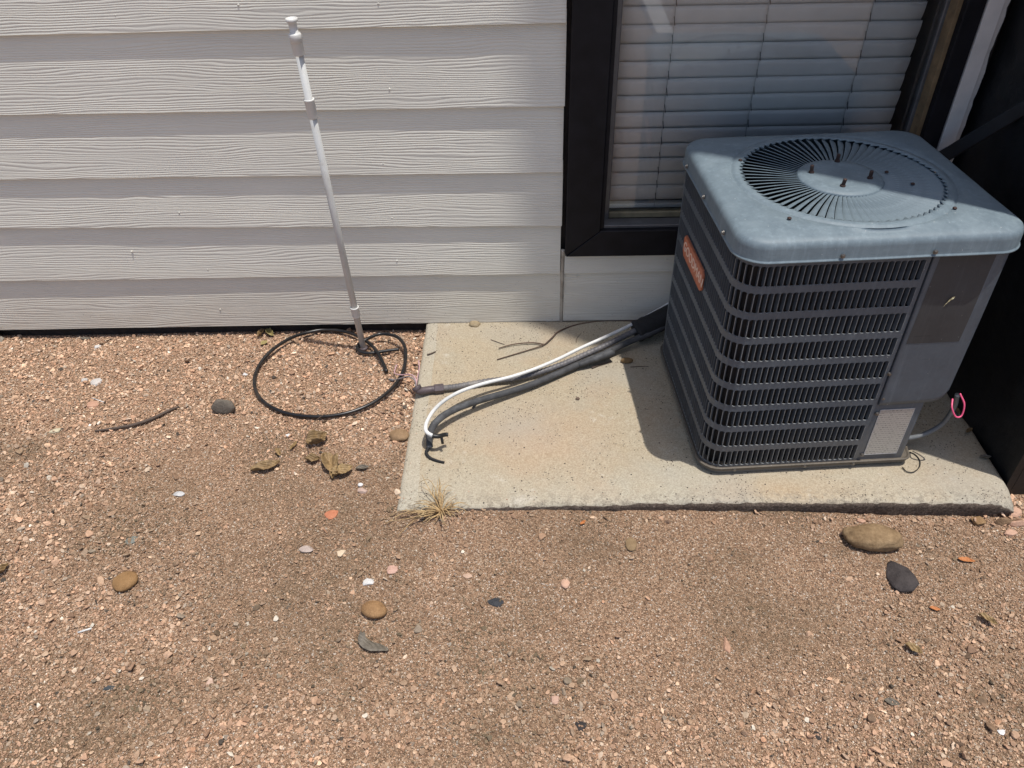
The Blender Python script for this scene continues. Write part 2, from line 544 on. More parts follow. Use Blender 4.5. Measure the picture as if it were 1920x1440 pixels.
# printed data plate
t = NT('printed_data_plate')
v = t.coord('Generated')
br = t.n('ShaderNodeTexBrick', Scale=1.0, Mortar_Size=0.012, Bias=0.0, Brick_Width=0.11, Row_Height=0.045, Color1=(0.12, 0.12, 0.12, 1), Color2=(0.36, 0.35, 0.34, 1), Mortar=(0.50, 0.49, 0.47, 1))
mp = t.n('ShaderNodeMapping', i3=(1, 1, 1), i1=(0, 0, 0), i0=v)
sx = t.n('ShaderNodeSeparateXYZ', i0=v)
cx = t.n('ShaderNodeCombineXYZ', i0=sx.outputs[0], i1=sx.outputs[2])
t.set(br.inputs['Vector'], cx.outputs[0])
nz = t.noise(t.n('ShaderNodeMapping', i3=(90, 1, 24), i0=v).outputs[0], 1.0, 3, 0.8)
c = t.mix(t.ramp(nz, [(0.44, (1, 1, 1)), (0.56, (0, 0, 0))]), (0.44, 0.43, 0.41, 1), br.outputs[0])
M['plate'] = t.fin(c, 0.35, metal=0.3)

# ------------------------------------------------------------------ ground
nx, ny = 150, 90
X0, X1, Y0, Y1 = -3.2, 3.2, -0.6, 2.35
gv, gf = [], []
for j in range(ny + 1):
    for i in range(nx + 1):
        x = X0 + (X1 - X0) * i / nx
        y = Y0 + (Y1 - Y0) * j / ny
        gv.append((x, y, gz(x, y)))
for j in range(ny):
    for i in range(nx):
        a = j * (nx + 1) + i
        gf.append((a, a + 1, a + nx + 2, a + nx + 1))
# outer skirt of the sheet, to the horizon
ring = [j * (nx + 1) for j in range(ny + 1)]
far = len(gv)
gv += [(-200, -200, 0), (200, -200, 0), (200, 200, 0), (-200, 200, 0)]
bot = list(range(0, nx + 1))
rgt = [j * (nx + 1) + nx for j in range(ny + 1)]
top = [ny * (nx + 1) + i for i in range(nx + 1)]
for k in range(nx):
    gf.append((bot[k + 1], bot[k], far) if k < nx // 2 else (bot[k + 1], bot[k], far + 1))
    gf.append((top[k], top[k + 1], far + 3) if k < nx // 2 else (top[k], top[k + 1], far + 2))
for k in range(ny):
    gf.append((ring[k], ring[k + 1], far) if k < ny // 2 else (ring[k], ring[k + 1], far + 3))
    gf.append((rgt[k + 1], rgt[k], far + 1) if k < ny // 2 else (rgt[k + 1], rgt[k], far + 2))
gf += [(bot[nx // 2], far, far + 1), (top[nx // 2], far + 2, far + 3), (ring[ny // 2], far + 3, far), (rgt[ny // 2], far + 1, far + 2)]
ground = mesh_obj('ground', gv, gf, M['soil'], None, True)
tag(ground, kind='structure')

# unseen pale strip added behind the camera to mirror a streak in the pane
def mirrored(px, py, Y=2.108):
    d = ray(px, py)
    p = CAM + d * (Y / d.y)
    d2 = Vector((d.x, -d.y, d.z))
    return p + d2 * ((0.02 - p.z) / d2.z)
q4 = [mirrored(*a) for a in ((1238, 92), (1268, 88), (1222, -22), (1192, -20))]
bm = bmesh.new()
fc = bm.faces.new([bm.verts.new((a.x, a.y, 0.012)) for a in q4])
r_ = bmesh.ops.extrude_face_region(bm, geom=[fc])
bmesh.ops.translate(bm, verts=[e for e in r_['geom'] if isinstance(e, bmesh.types.BMVert)], vec=(0, 0, 0.05))
bmesh.ops.recalc_face_normals(bm, faces=bm.faces)
tag(bm_obj('path', bm, M['trim'], None), kind='structure')  # no path known here: strip added for its reflection

# ------------------------------------------------------------------ concrete slab
# outline in plan: straight formed edges, a little out of square, chipped along the front
slab = empty('concrete_slab', (0.45, 1.68, 0.0))
tag(slab, 'pale concrete slab with soil-stained front edge under the cooling unit', 'slab')
def slab_pt(u, v):
    # u 0..1 across, v 0..1 front to wall
    xl = -0.316 + 0.004 * v
    xr = 1.205 + 0.028 * v
    yf = 1.266 + 0.014 * math.sin(u * math.pi) + 0.0025 * noise.noise(Vector((u * 14, 0, 3)))
    x = xl + 0.0025 * noise.noise(Vector((v * 11, 5, 3))) * (1 - u) + (xr - xl) * u
    y = yf + (2.062 - yf) * v
    return x, y
nu, nv = 190, 100
sv, sf, fm = [], [], []
for j in range(nv + 1):
    for i in range(nu + 1):
        u, v = i / nu, j / nv
        x, y = slab_pt(u, v)
        n1 = noise.noise(Vector((x * 30, y * 30, 1.0)))
        n2 = noise.noise(Vector((x * 9, y * 9, 5.0)))
        z = SLABZ + 0.0006 * n1 + 0.0012 * n2 + 0.008 * smooth(1.93, 2.05, y)
        # rounded, chipped arris
        df = (y - 1.30)
        chip = 0.5 + 0.5 * noise.noise(Vector((x * 22, 0.3, 2.0))) + 0.6 * noise.noise(Vector((x * 70, 0.3, 7.0)))
        z -= 0.015 * max(0, chip - 0.1) * max(0, 1 - v * nv / 2.2) ** 1.6
        z -= 0.004 * max(0, 1 - u * nu / 1.5) + 0.006 * max(0, 1 - (1 - u) * nu / 2.0)
        # broken far right corner
        cr = math.hypot((1.205 - x), (y - 1.268))
        z -= 0.018 * max(0, 1 - cr / 0.05)
        if j == 0:
            y += 0.004 * max(0, chip)
        sv.append((x - 0.45, y - 1.68, z))
for j in range(nv):
    for i in range(nu):
        a = j * (nu + 1) + i
        sf.append((a, a + 1, a + nu + 2, a + nu + 1))
        fm.append(0)
edge = [i for i in range(nu + 1)] + [j * (nu + 1) + nu for j in range(1, nv + 1)] + [nv * (nu + 1) + i for i in range(nu - 1, -1, -1)] + [j * (nu + 1) for j in range(nv - 1, 0, -1)]
prev = edge
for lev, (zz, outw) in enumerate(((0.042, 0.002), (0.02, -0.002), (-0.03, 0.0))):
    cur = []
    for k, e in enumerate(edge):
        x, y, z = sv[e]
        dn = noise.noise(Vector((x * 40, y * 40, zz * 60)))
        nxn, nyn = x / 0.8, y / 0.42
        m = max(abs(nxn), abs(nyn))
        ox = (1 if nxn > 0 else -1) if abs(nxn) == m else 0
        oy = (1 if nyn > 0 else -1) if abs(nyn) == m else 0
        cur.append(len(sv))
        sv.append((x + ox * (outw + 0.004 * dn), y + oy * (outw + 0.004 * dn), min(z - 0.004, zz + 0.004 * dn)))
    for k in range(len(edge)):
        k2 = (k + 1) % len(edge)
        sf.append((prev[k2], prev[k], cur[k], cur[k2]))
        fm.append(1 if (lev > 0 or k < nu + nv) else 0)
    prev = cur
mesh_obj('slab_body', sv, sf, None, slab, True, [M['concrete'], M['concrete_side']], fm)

# ------------------------------------------------------------------ house wall
WALL_Y = 2.055       # front of a board's lower lip
wall = empty('house_wall', (-0.5, 2.1, 0))
tag(wall, 'grey painted lap siding wall of the house behind the pipe and slab', 'wall')
WO = Vector((-0.5, 2.1, 0))
XL, XR = -2.6, 0.120
left_z = [0.050, 0.238, 0.424, 0.577, 0.762, 0.962]
right_z = [0.064, 0.236, 0.400, 0.570, 0.757, 0.968]
left_z = [1.5 - (1.5 - z) * 0.98988 for z in left_z]
right_z = [1.5 - (1.5 - z) * 0.98988 for z in right_z]
right_z[0] = 0.0715
for k in range(6):
    left_z.append(left_z[-1] + 0.19)
    right_z.append(right_z[-1] + 0.19)


def board(xa, xb, za0, zb0, za1, zb1, seed, lap=0.028, y0=WALL_Y, t=0.0102, name='siding_board'):
    n = max(8, int((xb - xa) / 0.03))
    v, f = [], []
    for i in range(n + 1):
        u = i / n
        x = xa + (xb - xa) * u
        uu = (x + 1.75) / 1.87
        z0 = za0 + (zb0 - za0) * u
        z1 = za1 + (zb1 - za1) * u
        wv = 0.0016 * noise.noise(Vector((x * 1.7, seed * 3.3, 0.5))) + 0.0006 * noise.noise(Vector((x * 6.0, seed * 3.3, 1.5)))
        zw = 0.0010 * noise.noise(Vector((x * 4, seed, 4)))
        sl = t / (z1 - z0)
        top = z1 + lap
        yb = y0 + wv
        yt = y0 + t + sl * lap + wv * 0.2
        for (yy, zz) in ((yb, z0 + zw), (yb + 0.0095, z0 + zw), (yt + 0.0095, top), (yt, top)):
            v.append(Vector((x, yy, zz)) - WO)
    for i in range(n):
        a = i * 4
        for k in range(4):
            k2 = (k + 1) % 4
            f.append((a + k, a + k2, a + 4 + k2, a + 4 + k))
    f.append((3, 2, 1, 0))
    f.append((n * 4, n * 4 + 1, n * 4 + 2, n * 4 + 3))
    return mesh_obj(name, v, f, M['siding'], wall)


def zline(tab_l, tab_r, k, x):
    u = (x + 1.73) / 1.85
    return tab_l[k] + (tab_r[k] - tab_l[k]) * u


for k in range(len(left_z) - 1):
    board(XL, XR - 0.002 * (k % 2), zline(left_z, right_z, k, XL), zline(left_z, right_z, k, XR), zline(left_z, right_z, k + 1, XL), zline(left_z, right_z, k + 1, XR), k)
# short boards under the window, then one plain strip above them
board(0.131, 1.205, 0.0715, 0.0725, 0.248, 0.252, 21)
board(0.131, 1.205, 0.248, 0.252, 0.303, 0.304, 22, 0.012, t=0.004)
# boards above the window head
for k in range(3):
    board(0.131, 1.205, 1.76 + 0.18 * k, 1.76 + 0.18 * k, 1.94 + 0.18 * k, 1.94 + 0.18 * k, 31 + k)
# nails: small painted heads along the lower edge of the boards
nv_, nf_ = [], []
nail_px = [(215, 29), (446, 10), (709, 8), (730, 168), (276, 190), (309, 318), (404, 317), (718, 308), (335, 400), (735, 410), (246, 473), (389, 507), (744, 490), (412, 582), (1250, 488), (1082, 520), (1040, 505)]
for (px, py) in nail_px:
    p = W(px, py, 2.0535)
    b = len(nv_)
    r = 0.0030
    for (rr, dy) in ((r, 0.003), (r * 0.85, 0.0004), (r * 0.4, -0.0002)):
        for a in range(8):
            an = a * math.pi / 4
            nv_.append(Vector((p.x + rr * math.cos(an), p.y + dy + 0.003, p.z + rr * math.sin(an))) - WO)
    for lv in range(2):
        for a in range(8):
            a2 = (a + 1) % 8
            nf_.append((b + lv * 8 + a, b + lv * 8 + a2, b + lv * 8 + 8 + a2, b + lv * 8 + 8 + a))
    nf_.append(tuple(b + 16 + a for a in range(8)))
o = mesh_obj('nail_heads', nv_, nf_, M['siding'], wall, True)
o['kind'] = 'stuff'
# caulked joint between long and short boards
cv, cf = tube_data([Vector((0.1255 + 0.0012 * noise.noise(Vector((0, 0, z * 40))), 2.0605, z)) - WO for z in np.linspace(0.06, 0.33, 30)], lambda u: 0.0055 + 0.0012 * noise.noise(Vector((3, 0, u * 25))), 8)
mesh_obj('caulk_joint', cv, cf, M['caulk'], wall, True)
# sheathing behind, with the window opening, and the dark footing under the boards
bm = bmesh.new()
box_bm(-2.6, 0.24, 2.078, 2.30, 0.0, 2.60, bm=bm)
box_bm(0.24, 1.092, 2.078, 2.30, 0.0, 0.40, bm=bm)
box_bm(0.24, 1.092, 2.078, 2.30, 1.70, 2.60, bm=bm)
box_bm(1.092, 1.22, 2.078, 2.30, 0.0, 2.60, bm=bm)
bmesh.ops.translate(bm, verts=bm.verts, vec=-WO)
bm_obj('footing', bm, M['foundation'], wall)
bm = box_bm(-2.6, 1.22, 2.03, 2.32, 2.60, 2.64)
bmesh.ops.translate(bm, verts=bm.verts, vec=-WO)
bm_obj('wall_cap', bm, M['trim'], wall)
# dark room behind the window
bm = bmesh.new()
box_bm(0.20, 1.13, 2.305, 2.9, 0.35, 1.75, bm=bm)
bmesh.ops.reverse_faces(bm, faces=bm.faces)
bmesh.ops.delete(bm, geom=[f for f in bm.faces if abs(f.calc_center_median().y - 2.305) < 1e-3], context='FACES')
bmesh.ops.translate(bm, verts=bm.verts, vec=-WO)
bm_obj('room_lining', bm, M['black'], wall)

# window: part of the wall, its pieces are sub-parts
CY = 2.036
wf = bmesh.new()      # grey sash ring
zb, zt = 0.405, 1.70
for (a, b, c, d) in ((0.244, 0.262, zb, zt), (1.072, 1.090, zb, zt), (0.262, 1.072, zt - 0.03, zt)):
    box_bm(a, b, 2.098, 2.124, c, d, 0.0015, bm=wf)
bmesh.ops.translate(wf, verts=wf.verts, vec=-WO)
window = bm_obj('window', wf, M['sash'], wall)


def casing(pts, y0=CY, y1=2.077, name='casing_board', mat='casing', bev=0.002):
    """flat board with any outline in the wall plane"""
    b = bmesh.new()
    f = b.faces.new([b.verts.new(Vector((x, y0, z)) - WO) for x, z in pts])
    r = bmesh.ops.extrude_face_region(b, geom=[f])
    bmesh.ops.translate(b, verts=[e for e in r['geom'] if isinstance(e, bmesh.types.BMVert)], vec=(0, y1 - y0, 0))
    bmesh.ops.recalc_face_normals(b, faces=b.faces)
    bmesh.ops.bevel(b, geom=[e for e in b.edges], offset=bev, segments=1, affect='EDGES')
    return bm_obj(name, b, M[mat], window)


casing([(0.1315, 0.3185), (0.2325, 0.4025), (0.2325, 1.75), (0.1315, 1.75)])
casing([(0.1335, 0.3175), (1.136, 0.3175), (1.094, 0.4025), (0.2345, 0.4025)])
casing([(1.138, 0.3195), (1.138, 1.75), (1.0925, 1.75), (1.0925, 0.4025)])
casing([(0.1315, 1.7525), (1.138, 1.7525), (1.138, 1.85), (0.1315, 1.85)])
for (a, b) in ((0.2327, 0.2435), (1.0797, 1.0922)):   # side stops: black left, weathered brown right
    bm = box_bm(a, b, 2.045 if a < 1 else 2.058, 2.0975, 0.4035, 1.70, 0.001)
    bmesh.ops.translate(bm, verts=bm.verts, vec=-WO)
    o = bm_obj('stop_strip', bm, M['casing' if a < 1 else 'stop'], window)
    if a > 1:
        o['label'] = 'weathered brown stop strip down the right side of the window'
bm = box_bm(0.2440, 1.0795, 2.052, 2.0975, 0.4030, 0.4120, 0.001)
bmesh.ops.translate(bm, verts=bm.verts, vec=-WO)
bm_obj('sill_track', bm, M['sash'], window)
bm = box_bm(0.2625, 1.0715, 2.0985, 2.1235, 0.4125, 0.4300, 0.0015)
bmesh.ops.translate(bm, verts=bm.verts, vec=-WO)
bm_obj('sash_rail', bm, M['tan'], window)
bm = box_bm(0.2600, 1.0740, 2.108, 2.112, zb + 0.02, zt - 0.02)
bmesh.ops.translate(bm, verts=bm.verts, vec=-WO)
bm_obj('pane', bm, M['glass'], window)
bm = box_bm(0.2445, 1.0915, 2.126, 2.30, 0.4005, 0.4065)
bmesh.ops.translate(bm, verts=bm.verts, vec=-WO)
bm_obj('inner_sill', bm, M['tan'], window)
bm = box_bm(1.0660, 1.0910, 2.1245, 2.30, 0.4070, 1.69)
bmesh.ops.translate(bm, verts=bm.verts, vec=-WO)
bm_obj('inner_jamb', bm, M['sash'], window)
bm = box_bm(0.2410, 0.2560, 2.1245, 2.30, 0.4070, 1.69)
bmesh.ops.translate(bm, verts=bm.verts, vec=-WO)
bm_obj('inner_jamb', bm, M['sash'], window)

# white corner board right of the window, with a ragged painted edge against the black wall
def ragged(z):
    return 1.196 + 0.006 * noise.noise(Vector((0, 2, z * 14))) + 0.004 * noise.noise(Vector((0, 5, z * 45)))
n = 90
v, f = [], []
for i in range(n + 1):
    z = 0.3035 + (1.85 - 0.3035) * i / n
    xr = ragged(z)
    for p in ((1.1405, 2.034, z), (1.1795, 2.034, z), (1.1825, 2.040, z), (xr, 2.043, z), (xr, 2.077, z), (1.1405, 2.077, z)):
        v.append(Vector(p) - WO)
for i in range(n):
    for k in range(6):
        k2 = (k + 1) % 6
        f.append((i * 6 + k, i * 6 + k2, i * 6 + 6 + k2, i * 6 + 6 + k))
f.append((5, 4, 3, 2, 1, 0))
f.append(tuple(n * 6 + k for k in range(6)))
mesh_obj('corner_board', v, f, M['trim'], wall)

# blinds: hang inside the window
blind = empty('window_blind', (0.66, 2.15, 0.44))
tag(blind, 'closed pale slatted blind hanging behind the window glass', 'blind')
BO = Vector((0.66, 2.15, 0.44))
slat_z = [0.448, 0.488, 0.530, 0.574, 0.619, 0.665, 0.711, 0.756, 0.801, 0.846, 0.893, 0.938, 0.984]
while slat_z[-1] < 1.62:
    slat_z.append(slat_z[-1] + 0.0455)
v, f = [], []
nn = 14
prof = [(-0.5 + i / 4) for i in range(5)]
for i in range(nn + 1):
    x = (-0.398 + 0.784 * i / nn)
    for q in prof:
        v.append((x, 0.010 * -q * 1.0 - 0.0035 * (1 - 4 * q * q), 0.051 * q))
    for q in reversed(prof):
        v.append((x, 0.010 * -q * 1.0 - 0.0035 * (1 - 4 * q * q) + 0.0018, 0.051 * q))
for i in range(nn):
    for k in range(10):
        k2 = (k + 1) % 10
        f.append((i * 10 + k2, i * 10 + k, i * 10 + 10 + k, i * 10 + 10 + k2))
f.append(tuple(range(10)))
f.append(tuple(nn * 10 + k for k in reversed(range(10))))
slat0 = mesh_obj('slat', v, f, M['slat'], blind, True)
for i, z in enumerate(slat_z):
    s = slat0 if i == 0 else copy_of(slat0)
    s.location = (random.uniform(-0.002, 0.002), random.uniform(-0.0008, 0.0006), z + 0.022 - BO.z)
    s.rotation_euler = (R(random.uniform(-2.0, 2.0)), R(random.uniform(-0.18, 0.18)), R(random.uniform(-0.2, 0.2)))
# the slat that sags at its right end
bm = box_bm(-0.398, 0.386, -0.012, 0.014, -0.016, -0.002, 0.003, 2)
bm_obj('bottom_rail', bm, M['slat'], blind)
bm = box_bm(-0.40, 0.39, -0.02, 0.03, 1.20, 1.245, 0.003)
bm_obj('head_rail', bm, M['slat'], blind)
for xx in (0.402, 0.640, 0.906):
    x = xx - BO.x
    tube('ladder_cord', [(x + 0.0015 * math.sin(z * 17), -0.0125, z) for z in np.linspace(-0.01, 1.2, 40)], 0.0011, M['cord'], blind, 6)
    v, f = [], []
    for z in slat_z:       # short dark cord ends where the cord passes between slats
        p = [(x + 0.003 - 0.004 * q, -0.0135, z - BO.z + 0.003 + 0.022 * q) for q in (0, 0.5, 1)]
        a, b = tube_data(p, 0.0010, 5, len(v))
        v += a
        f += b
    o = mesh_obj('cord_loops', v, f, M['cordk'], blind, True)
    o['kind'] = 'stuff'

# ------------------------------------------------------------------ black wing of the house on the right; its corner throws the big shadow
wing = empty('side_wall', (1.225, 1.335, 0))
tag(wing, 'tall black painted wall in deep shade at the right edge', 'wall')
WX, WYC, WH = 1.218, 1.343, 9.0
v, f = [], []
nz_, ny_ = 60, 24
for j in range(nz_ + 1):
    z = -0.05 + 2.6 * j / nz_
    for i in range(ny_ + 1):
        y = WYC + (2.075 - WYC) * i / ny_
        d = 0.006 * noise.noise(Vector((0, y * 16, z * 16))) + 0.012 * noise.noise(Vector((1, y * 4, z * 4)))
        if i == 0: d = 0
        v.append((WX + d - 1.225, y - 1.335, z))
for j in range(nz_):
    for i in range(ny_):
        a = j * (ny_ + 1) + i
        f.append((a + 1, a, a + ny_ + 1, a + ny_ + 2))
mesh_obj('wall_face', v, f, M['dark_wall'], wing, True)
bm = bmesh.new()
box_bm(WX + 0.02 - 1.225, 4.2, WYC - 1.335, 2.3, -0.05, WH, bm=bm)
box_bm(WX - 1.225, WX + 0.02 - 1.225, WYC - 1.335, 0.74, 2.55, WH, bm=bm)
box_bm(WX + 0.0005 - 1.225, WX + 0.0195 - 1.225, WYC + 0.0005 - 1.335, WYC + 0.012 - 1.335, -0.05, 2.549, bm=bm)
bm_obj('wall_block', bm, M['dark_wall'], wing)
# black timber leaning along the wall behind the unit
p0, p1 = W(1728, 318, 2.02), W(1925, 200, 1.86)
p0.x = min(p0.x, WX - 0.10)
beam = empty('leaning_timber', p0)
tag(beam, 'black timber rail leaning up against the black side wall behind the unit', 'timber')
dirv = (p1 - p0).normalized()
bm = box_bm(-0.010, 0.010, 0, (p1 - p0).length + 0.05, -0.017, 0.017, 0.003)
o = bm_obj('rail', bm, M['timber'], beam)
o.rotation_euler = dirv.to_track_quat('Y', 'Z').to_euler()
bm = box_bm(-0.0105, 0.0105, -0.005, 0.085, 0.0173, 0.0193, 0.0005)
o2 = bm_obj('chipped_edge', bm, M['edgewhite'], beam)
o2.rotation_euler = o.rotation_euler

# ------------------------------------------------------------------ cooling unit
YAWU = R(3.3)
UO = Vector((0.452, 1.374, SLABZ))
unit = empty('air_conditioner', UO, YAWU)
tag(unit, 'weathered dark grey square outdoor air conditioner with louvred sides and round fan grille', 'air conditioner')
BW, BD, BH = 0.562, 0.545, 0.632     # body width, depth, top of the sides above the slab
RC = 0.055                           # corner radius

# path round the louvred sides: from the seam on the front, round the corner, along the left side
U_END = 0.388
fl = U_END - RC
al = RC * math.pi / 2
ll = BD - RC - RC
PL = fl + al + ll


def path(s):
    if s < fl:
        return Vector((U_END - s, 0, 0)), Vector((0, -1, 0))
    s2 = s - fl
    if s2 < al:
        a = s2 / RC
        return Vector((RC - RC * math.sin(a), RC - RC * math.cos(a), 0)), Vector((-math.sin(a), -math.cos(a), 0))
    s3 = s2 - al
    return Vector((0, RC + s3, 0)), Vector((-1, 0, 0))


NF, NC, NLF = 25, 6, 31
ROWS = 9
ZR0, ZR1 = 0.0215, 0.6185
RP = (ZR1 - ZR0) / ROWS
SH = 0.0500
cols = [(fl * i / NF, fl * (i + 1) / NF) for i in range(NF)] + [(fl + al * i / NC, fl + al * (i + 1) / NC) for i in range(NC)] + [(fl + al + ll * i / NLF, fl + al + ll * (i + 1) / NLF) for i in range(NLF)]
v, f = [], []


def pv(s, z, d=0.0):
    p, nrm = path(s)
    v.append(p - nrm * d + Vector((0, 0, z)))
    return len(v) - 1


HW = 0.88
sun_edge = set()
hole_rc = 0.0046
for r in range(ROWS):
    z0 = ZR0 + RP * r
    zc = z0 + RP / 2
    for (s0, s1) in cols:
        sc, wd = (s0 + s1) / 2, (s1 - s0)
        hw, hh = wd * HW / 2, SH / 2
        rc = min(hole_rc, hw * 0.95)
        loop = []
        for (cx_, cz_, a0) in ((hw - rc, hh - rc, 0), (-hw + rc, hh - rc, 90), (-hw + rc, -hh + rc, 180), (hw - rc, -hh + rc, 270)):
            for a in (0, 45, 90):
                an = R(a0 + a)
                loop.append((sc + cx_ + rc * math.cos(an), zc + cz_ + rc * math.sin(an)))
        inner = [pv(a, b) for a, b in loop]
        lip = [pv(a, b, 0.0028) for a, b in loop]
        c0, c1, c2, c3 = pv(s1, z0 + RP), pv(s0, z0 + RP), pv(s0, z0), pv(s1, z0)   # matches quadrants (+,+),(-,+),(-,-),(+,-)
        cc = [c0, c1, c2, c3]
        for q in range(4):
            a, b, c_ = inner[q * 3], inner[q * 3 + 1], inner[q * 3 + 2]
            f.append((cc[q], a, b))
            f.append((cc[q], b, c_))
            f.append((cc[q], c_, inner[(q * 3 + 3) % 12], cc[(q + 1) % 4]))
        for k in range(12):
            k2 = (k + 1) % 12
            f.append((inner[k2], inner[k], lip[k], lip[k2]))
            if k in (5, 6, 7, 8, 9):
                sun_edge.add(len(f) - 1)  # right and bottom lips get the painted sunlit colour
# plain strips below and above the rows, and the strip between the slots and the seam
ss = [0] + [c[1] for c in cols]
for (za, zb2) in ((0.004, ZR0), (ZR1, BH + 0.012)):
    for a, b in zip(ss[:-1], ss[1:]):
        f.append((pv(b, za), pv(a, za), pv(a, zb2), pv(b, zb2)))
q = [Vector((U_END, 0, 0.004)), Vector((0.3965, 0, 0.004)), Vector((0.3965, 0, BH + 0.012)), Vector((U_END, 0, BH + 0.012))]
b0 = len(v)
v += q
f.append((b0, b0 + 1, b0 + 2, b0 + 3))
# back-left corner and back of the unit
for k in range(6):
    a0, a1 = math.pi / 2 * k / 6, math.pi / 2 * (k + 1) / 6
    pts = [Vector((RC - RC * math.cos(a), BD - RC + RC * math.sin(a), 0)) for a in (a0, a1)]
    b0 = len(v)
    v += [pts[1] + Vector((0, 0, 0.004)), pts[0] + Vector((0, 0, 0.004)), pts[0] + Vector((0, 0, BH + 0.012)), pts[1] + Vector((0, 0, BH + 0.012))]
    f.append((b0, b0 + 1, b0 + 2, b0 + 3))
b0 = len(v)
v += [Vector((RC, BD, 0.004)), Vector((BW, BD, 0.004)), Vector((BW, BD, BH + 0.012)), Vector((RC, BD, BH + 0.012))]
f.append((b0 + 1, b0, b0 + 3, b0 + 2))
grille = mesh_obj('grille_panel', v, f, None, unit, False, [M['panel'], M['sun_edge']], [1 if i in sun_edge else 0 for i in range(len(f))])

# louvres: one bent strip at the right edge of each slot; front and corner ones singly, side ones joined
def louver_mesh(wd):
    lv, lf = [], []
    hh = SH / 2 - 0.0012
    e = wd * HW / 2
    pr = [(e + 0.0007, -0.0010), (e - 0.0004, -0.0014), (e - 0.0012, 0.0020), (e - 0.0030, 0.0085)]
    zz = [-hh, -hh * 0.86, hh * 0.86, hh]
    ins = [0.0016, 0, 0, 0.0016]
    for z, i_ in zip(zz, ins):
        for k, (a, d) in enumerate(pr):
            lv.append((a - (i_ if k == 0 else 0), d + (i_ if k == 0 else 0), z))
    for i in range(3):
        for k in range(3):
            a = i * 4 + k
            lf.append((a, a + 1, a + 5, a + 4))
    # first strip of each row of faces is the outer edge, sunlight painted into its colour
    return lv, lf


wdF, wdC, wdL = fl / NF, al / NC, ll / NLF
protoF = protoC = None
lav, laf = [], []
for ci, (s0, s1) in enumerate(cols):
    sc = (s0 + s1) / 2
    p, nrm = path(sc)
    ang = math.atan2(nrm.x, -nrm.y)          # 0 on the front
    for r in range(ROWS):
        zc = ZR0 + RP * r + RP / 2
        if ci < NF + NC:
            if ci < NF:
                if protoF is None:
                    a, b = louver_mesh(wdF)
                    protoF = mesh_obj('louver', a, b, None, unit, False, [M['panel'], M['sun_edge']], [1, 0, 0] * 3)
                    o = protoF
                else:
                    o = copy_of(protoF)
            else:
                if protoC is None:
                    a, b = louver_mesh(wdC)
                    protoC = mesh_obj('louver', a, b, None, unit, False, [M['panel'], M['sun_edge']], [1, 0, 0] * 3)
                    o = protoC
                else:
                    o = copy_of(protoC)
            o.location = (p.x, p.y, zc)
            o.rotation_euler = (0, 0, ang + R(random.gauss(0, 2.2)))
        else:
            a, b = louver_mesh(wdL)
            rm = Matrix.Rotation(ang, 3, 'Z')
            b0 = len(lav)
            lav += [rm @ Vector(q) + Vector((p.x, p.y, zc)) for q in a]
            laf += [tuple(b0 + i for i in q) for q in b]
o = mesh_obj('side_louvers', lav, laf, M['panel'], unit)
o['kind'] = 'stuff'

# coil and dark inside
bm = bmesh.new()
box_bm(0.024, 0.490, 0.024, BD - 0.02, 0.02, BH - 0.02, bm=bm)
bmesh.ops.delete(bm, geom=[fc for fc in bm.faces if fc.normal.z > 0.9 or abs(fc.calc_center_median().z - (BH - 0.02)) < 1e-4], context='FACES')
bm_obj('coil', bm, M['coil'], unit)
bm = bmesh.new()
bmesh.ops.create_cone(bm, cap_ends=True, segments=18, radius1=0.07, radius2=0.07, depth=0.16)
bmesh.ops.translate(bm, verts=bm.verts, vec=(0.288, 0.262, 0.54))
bm_obj('fan_motor', bm, M['black'], unit)
for k in range(3):
    v, f = [], []
    for i in range(7):
        a = k * 2.094 + i * 0.16
        for rr in (0.05, 0.2):
            v.append((0.288 + rr * math.cos(a), 0.262 + rr * math.sin(a), 0.42 + 0.012 * i))
    for i in range(6):
        f.append((i * 2, i * 2 + 1, i * 2 + 3, i * 2 + 2))
    mesh_obj('fan_blade', v, f, M['black'], unit, True)

# base pan with a rolled lip; the front right corner is cut back
pan_pts = []
for k in range(7):
    a = R(180 + 90 * k / 6)
    pan_pts.append((-0.004 + RC + RC * math.cos(a), -0.004 + RC + RC * math.sin(a)))
for k in range(5):
    a = R(270 + 70 * k / 4)
    pan_pts.append((0.516 + 0.022 * math.cos(a), 0.018 + 0.022 * math.sin(a)))
pan_pts += [(0.562, 0.13), (0.566, BD)]
for k in range(5):
    a = R(90 + 90 * k / 4)
    pan_pts.append((RC + (RC + 0.003) * math.cos(a), BD - RC + (RC + 0.003) * math.sin(a)))
cxp, cyp = 0.25, 0.26
v, f = [], []
npn = len(pan_pts)
prof = [(-0.006, 0.012), (0.0, 0.014), (0.001, 0.022), (0.0045, 0.0235), (0.0045, 0.0255), (0.0, 0.0265), (-0.004, 0.024), (-0.03, 0.022)]
for (o_, z) in prof:
    for (x, y) in pan_pts:
        dx, dy = x - cxp, y - cyp
        l_ = math.hypot(dx, dy)
        v.append((x + dx / l_ * o_, y + dy / l_ * o_, z))
for i in range(len(prof) - 1):
    for k in range(npn):
        k2 = (k + 1) % npn
        f.append((i * npn + k, i * npn + k2, i * npn + npn + k2, i * npn + npn + k))
f.append(tuple(reversed(range(npn))))
mesh_obj('base_pan', v, f, M['pan'], unit)
for (x, y) in ((0.07, 0.06), (0.46, 0.06), (0.07, 0.46), (0.50, 0.46)):
    bm = box_bm(x - 0.03, x + 0.03, y - 0.02, y + 0.02, -0.0005, 0.0125)
    bm_obj('foot', bm, M['black'], unit)

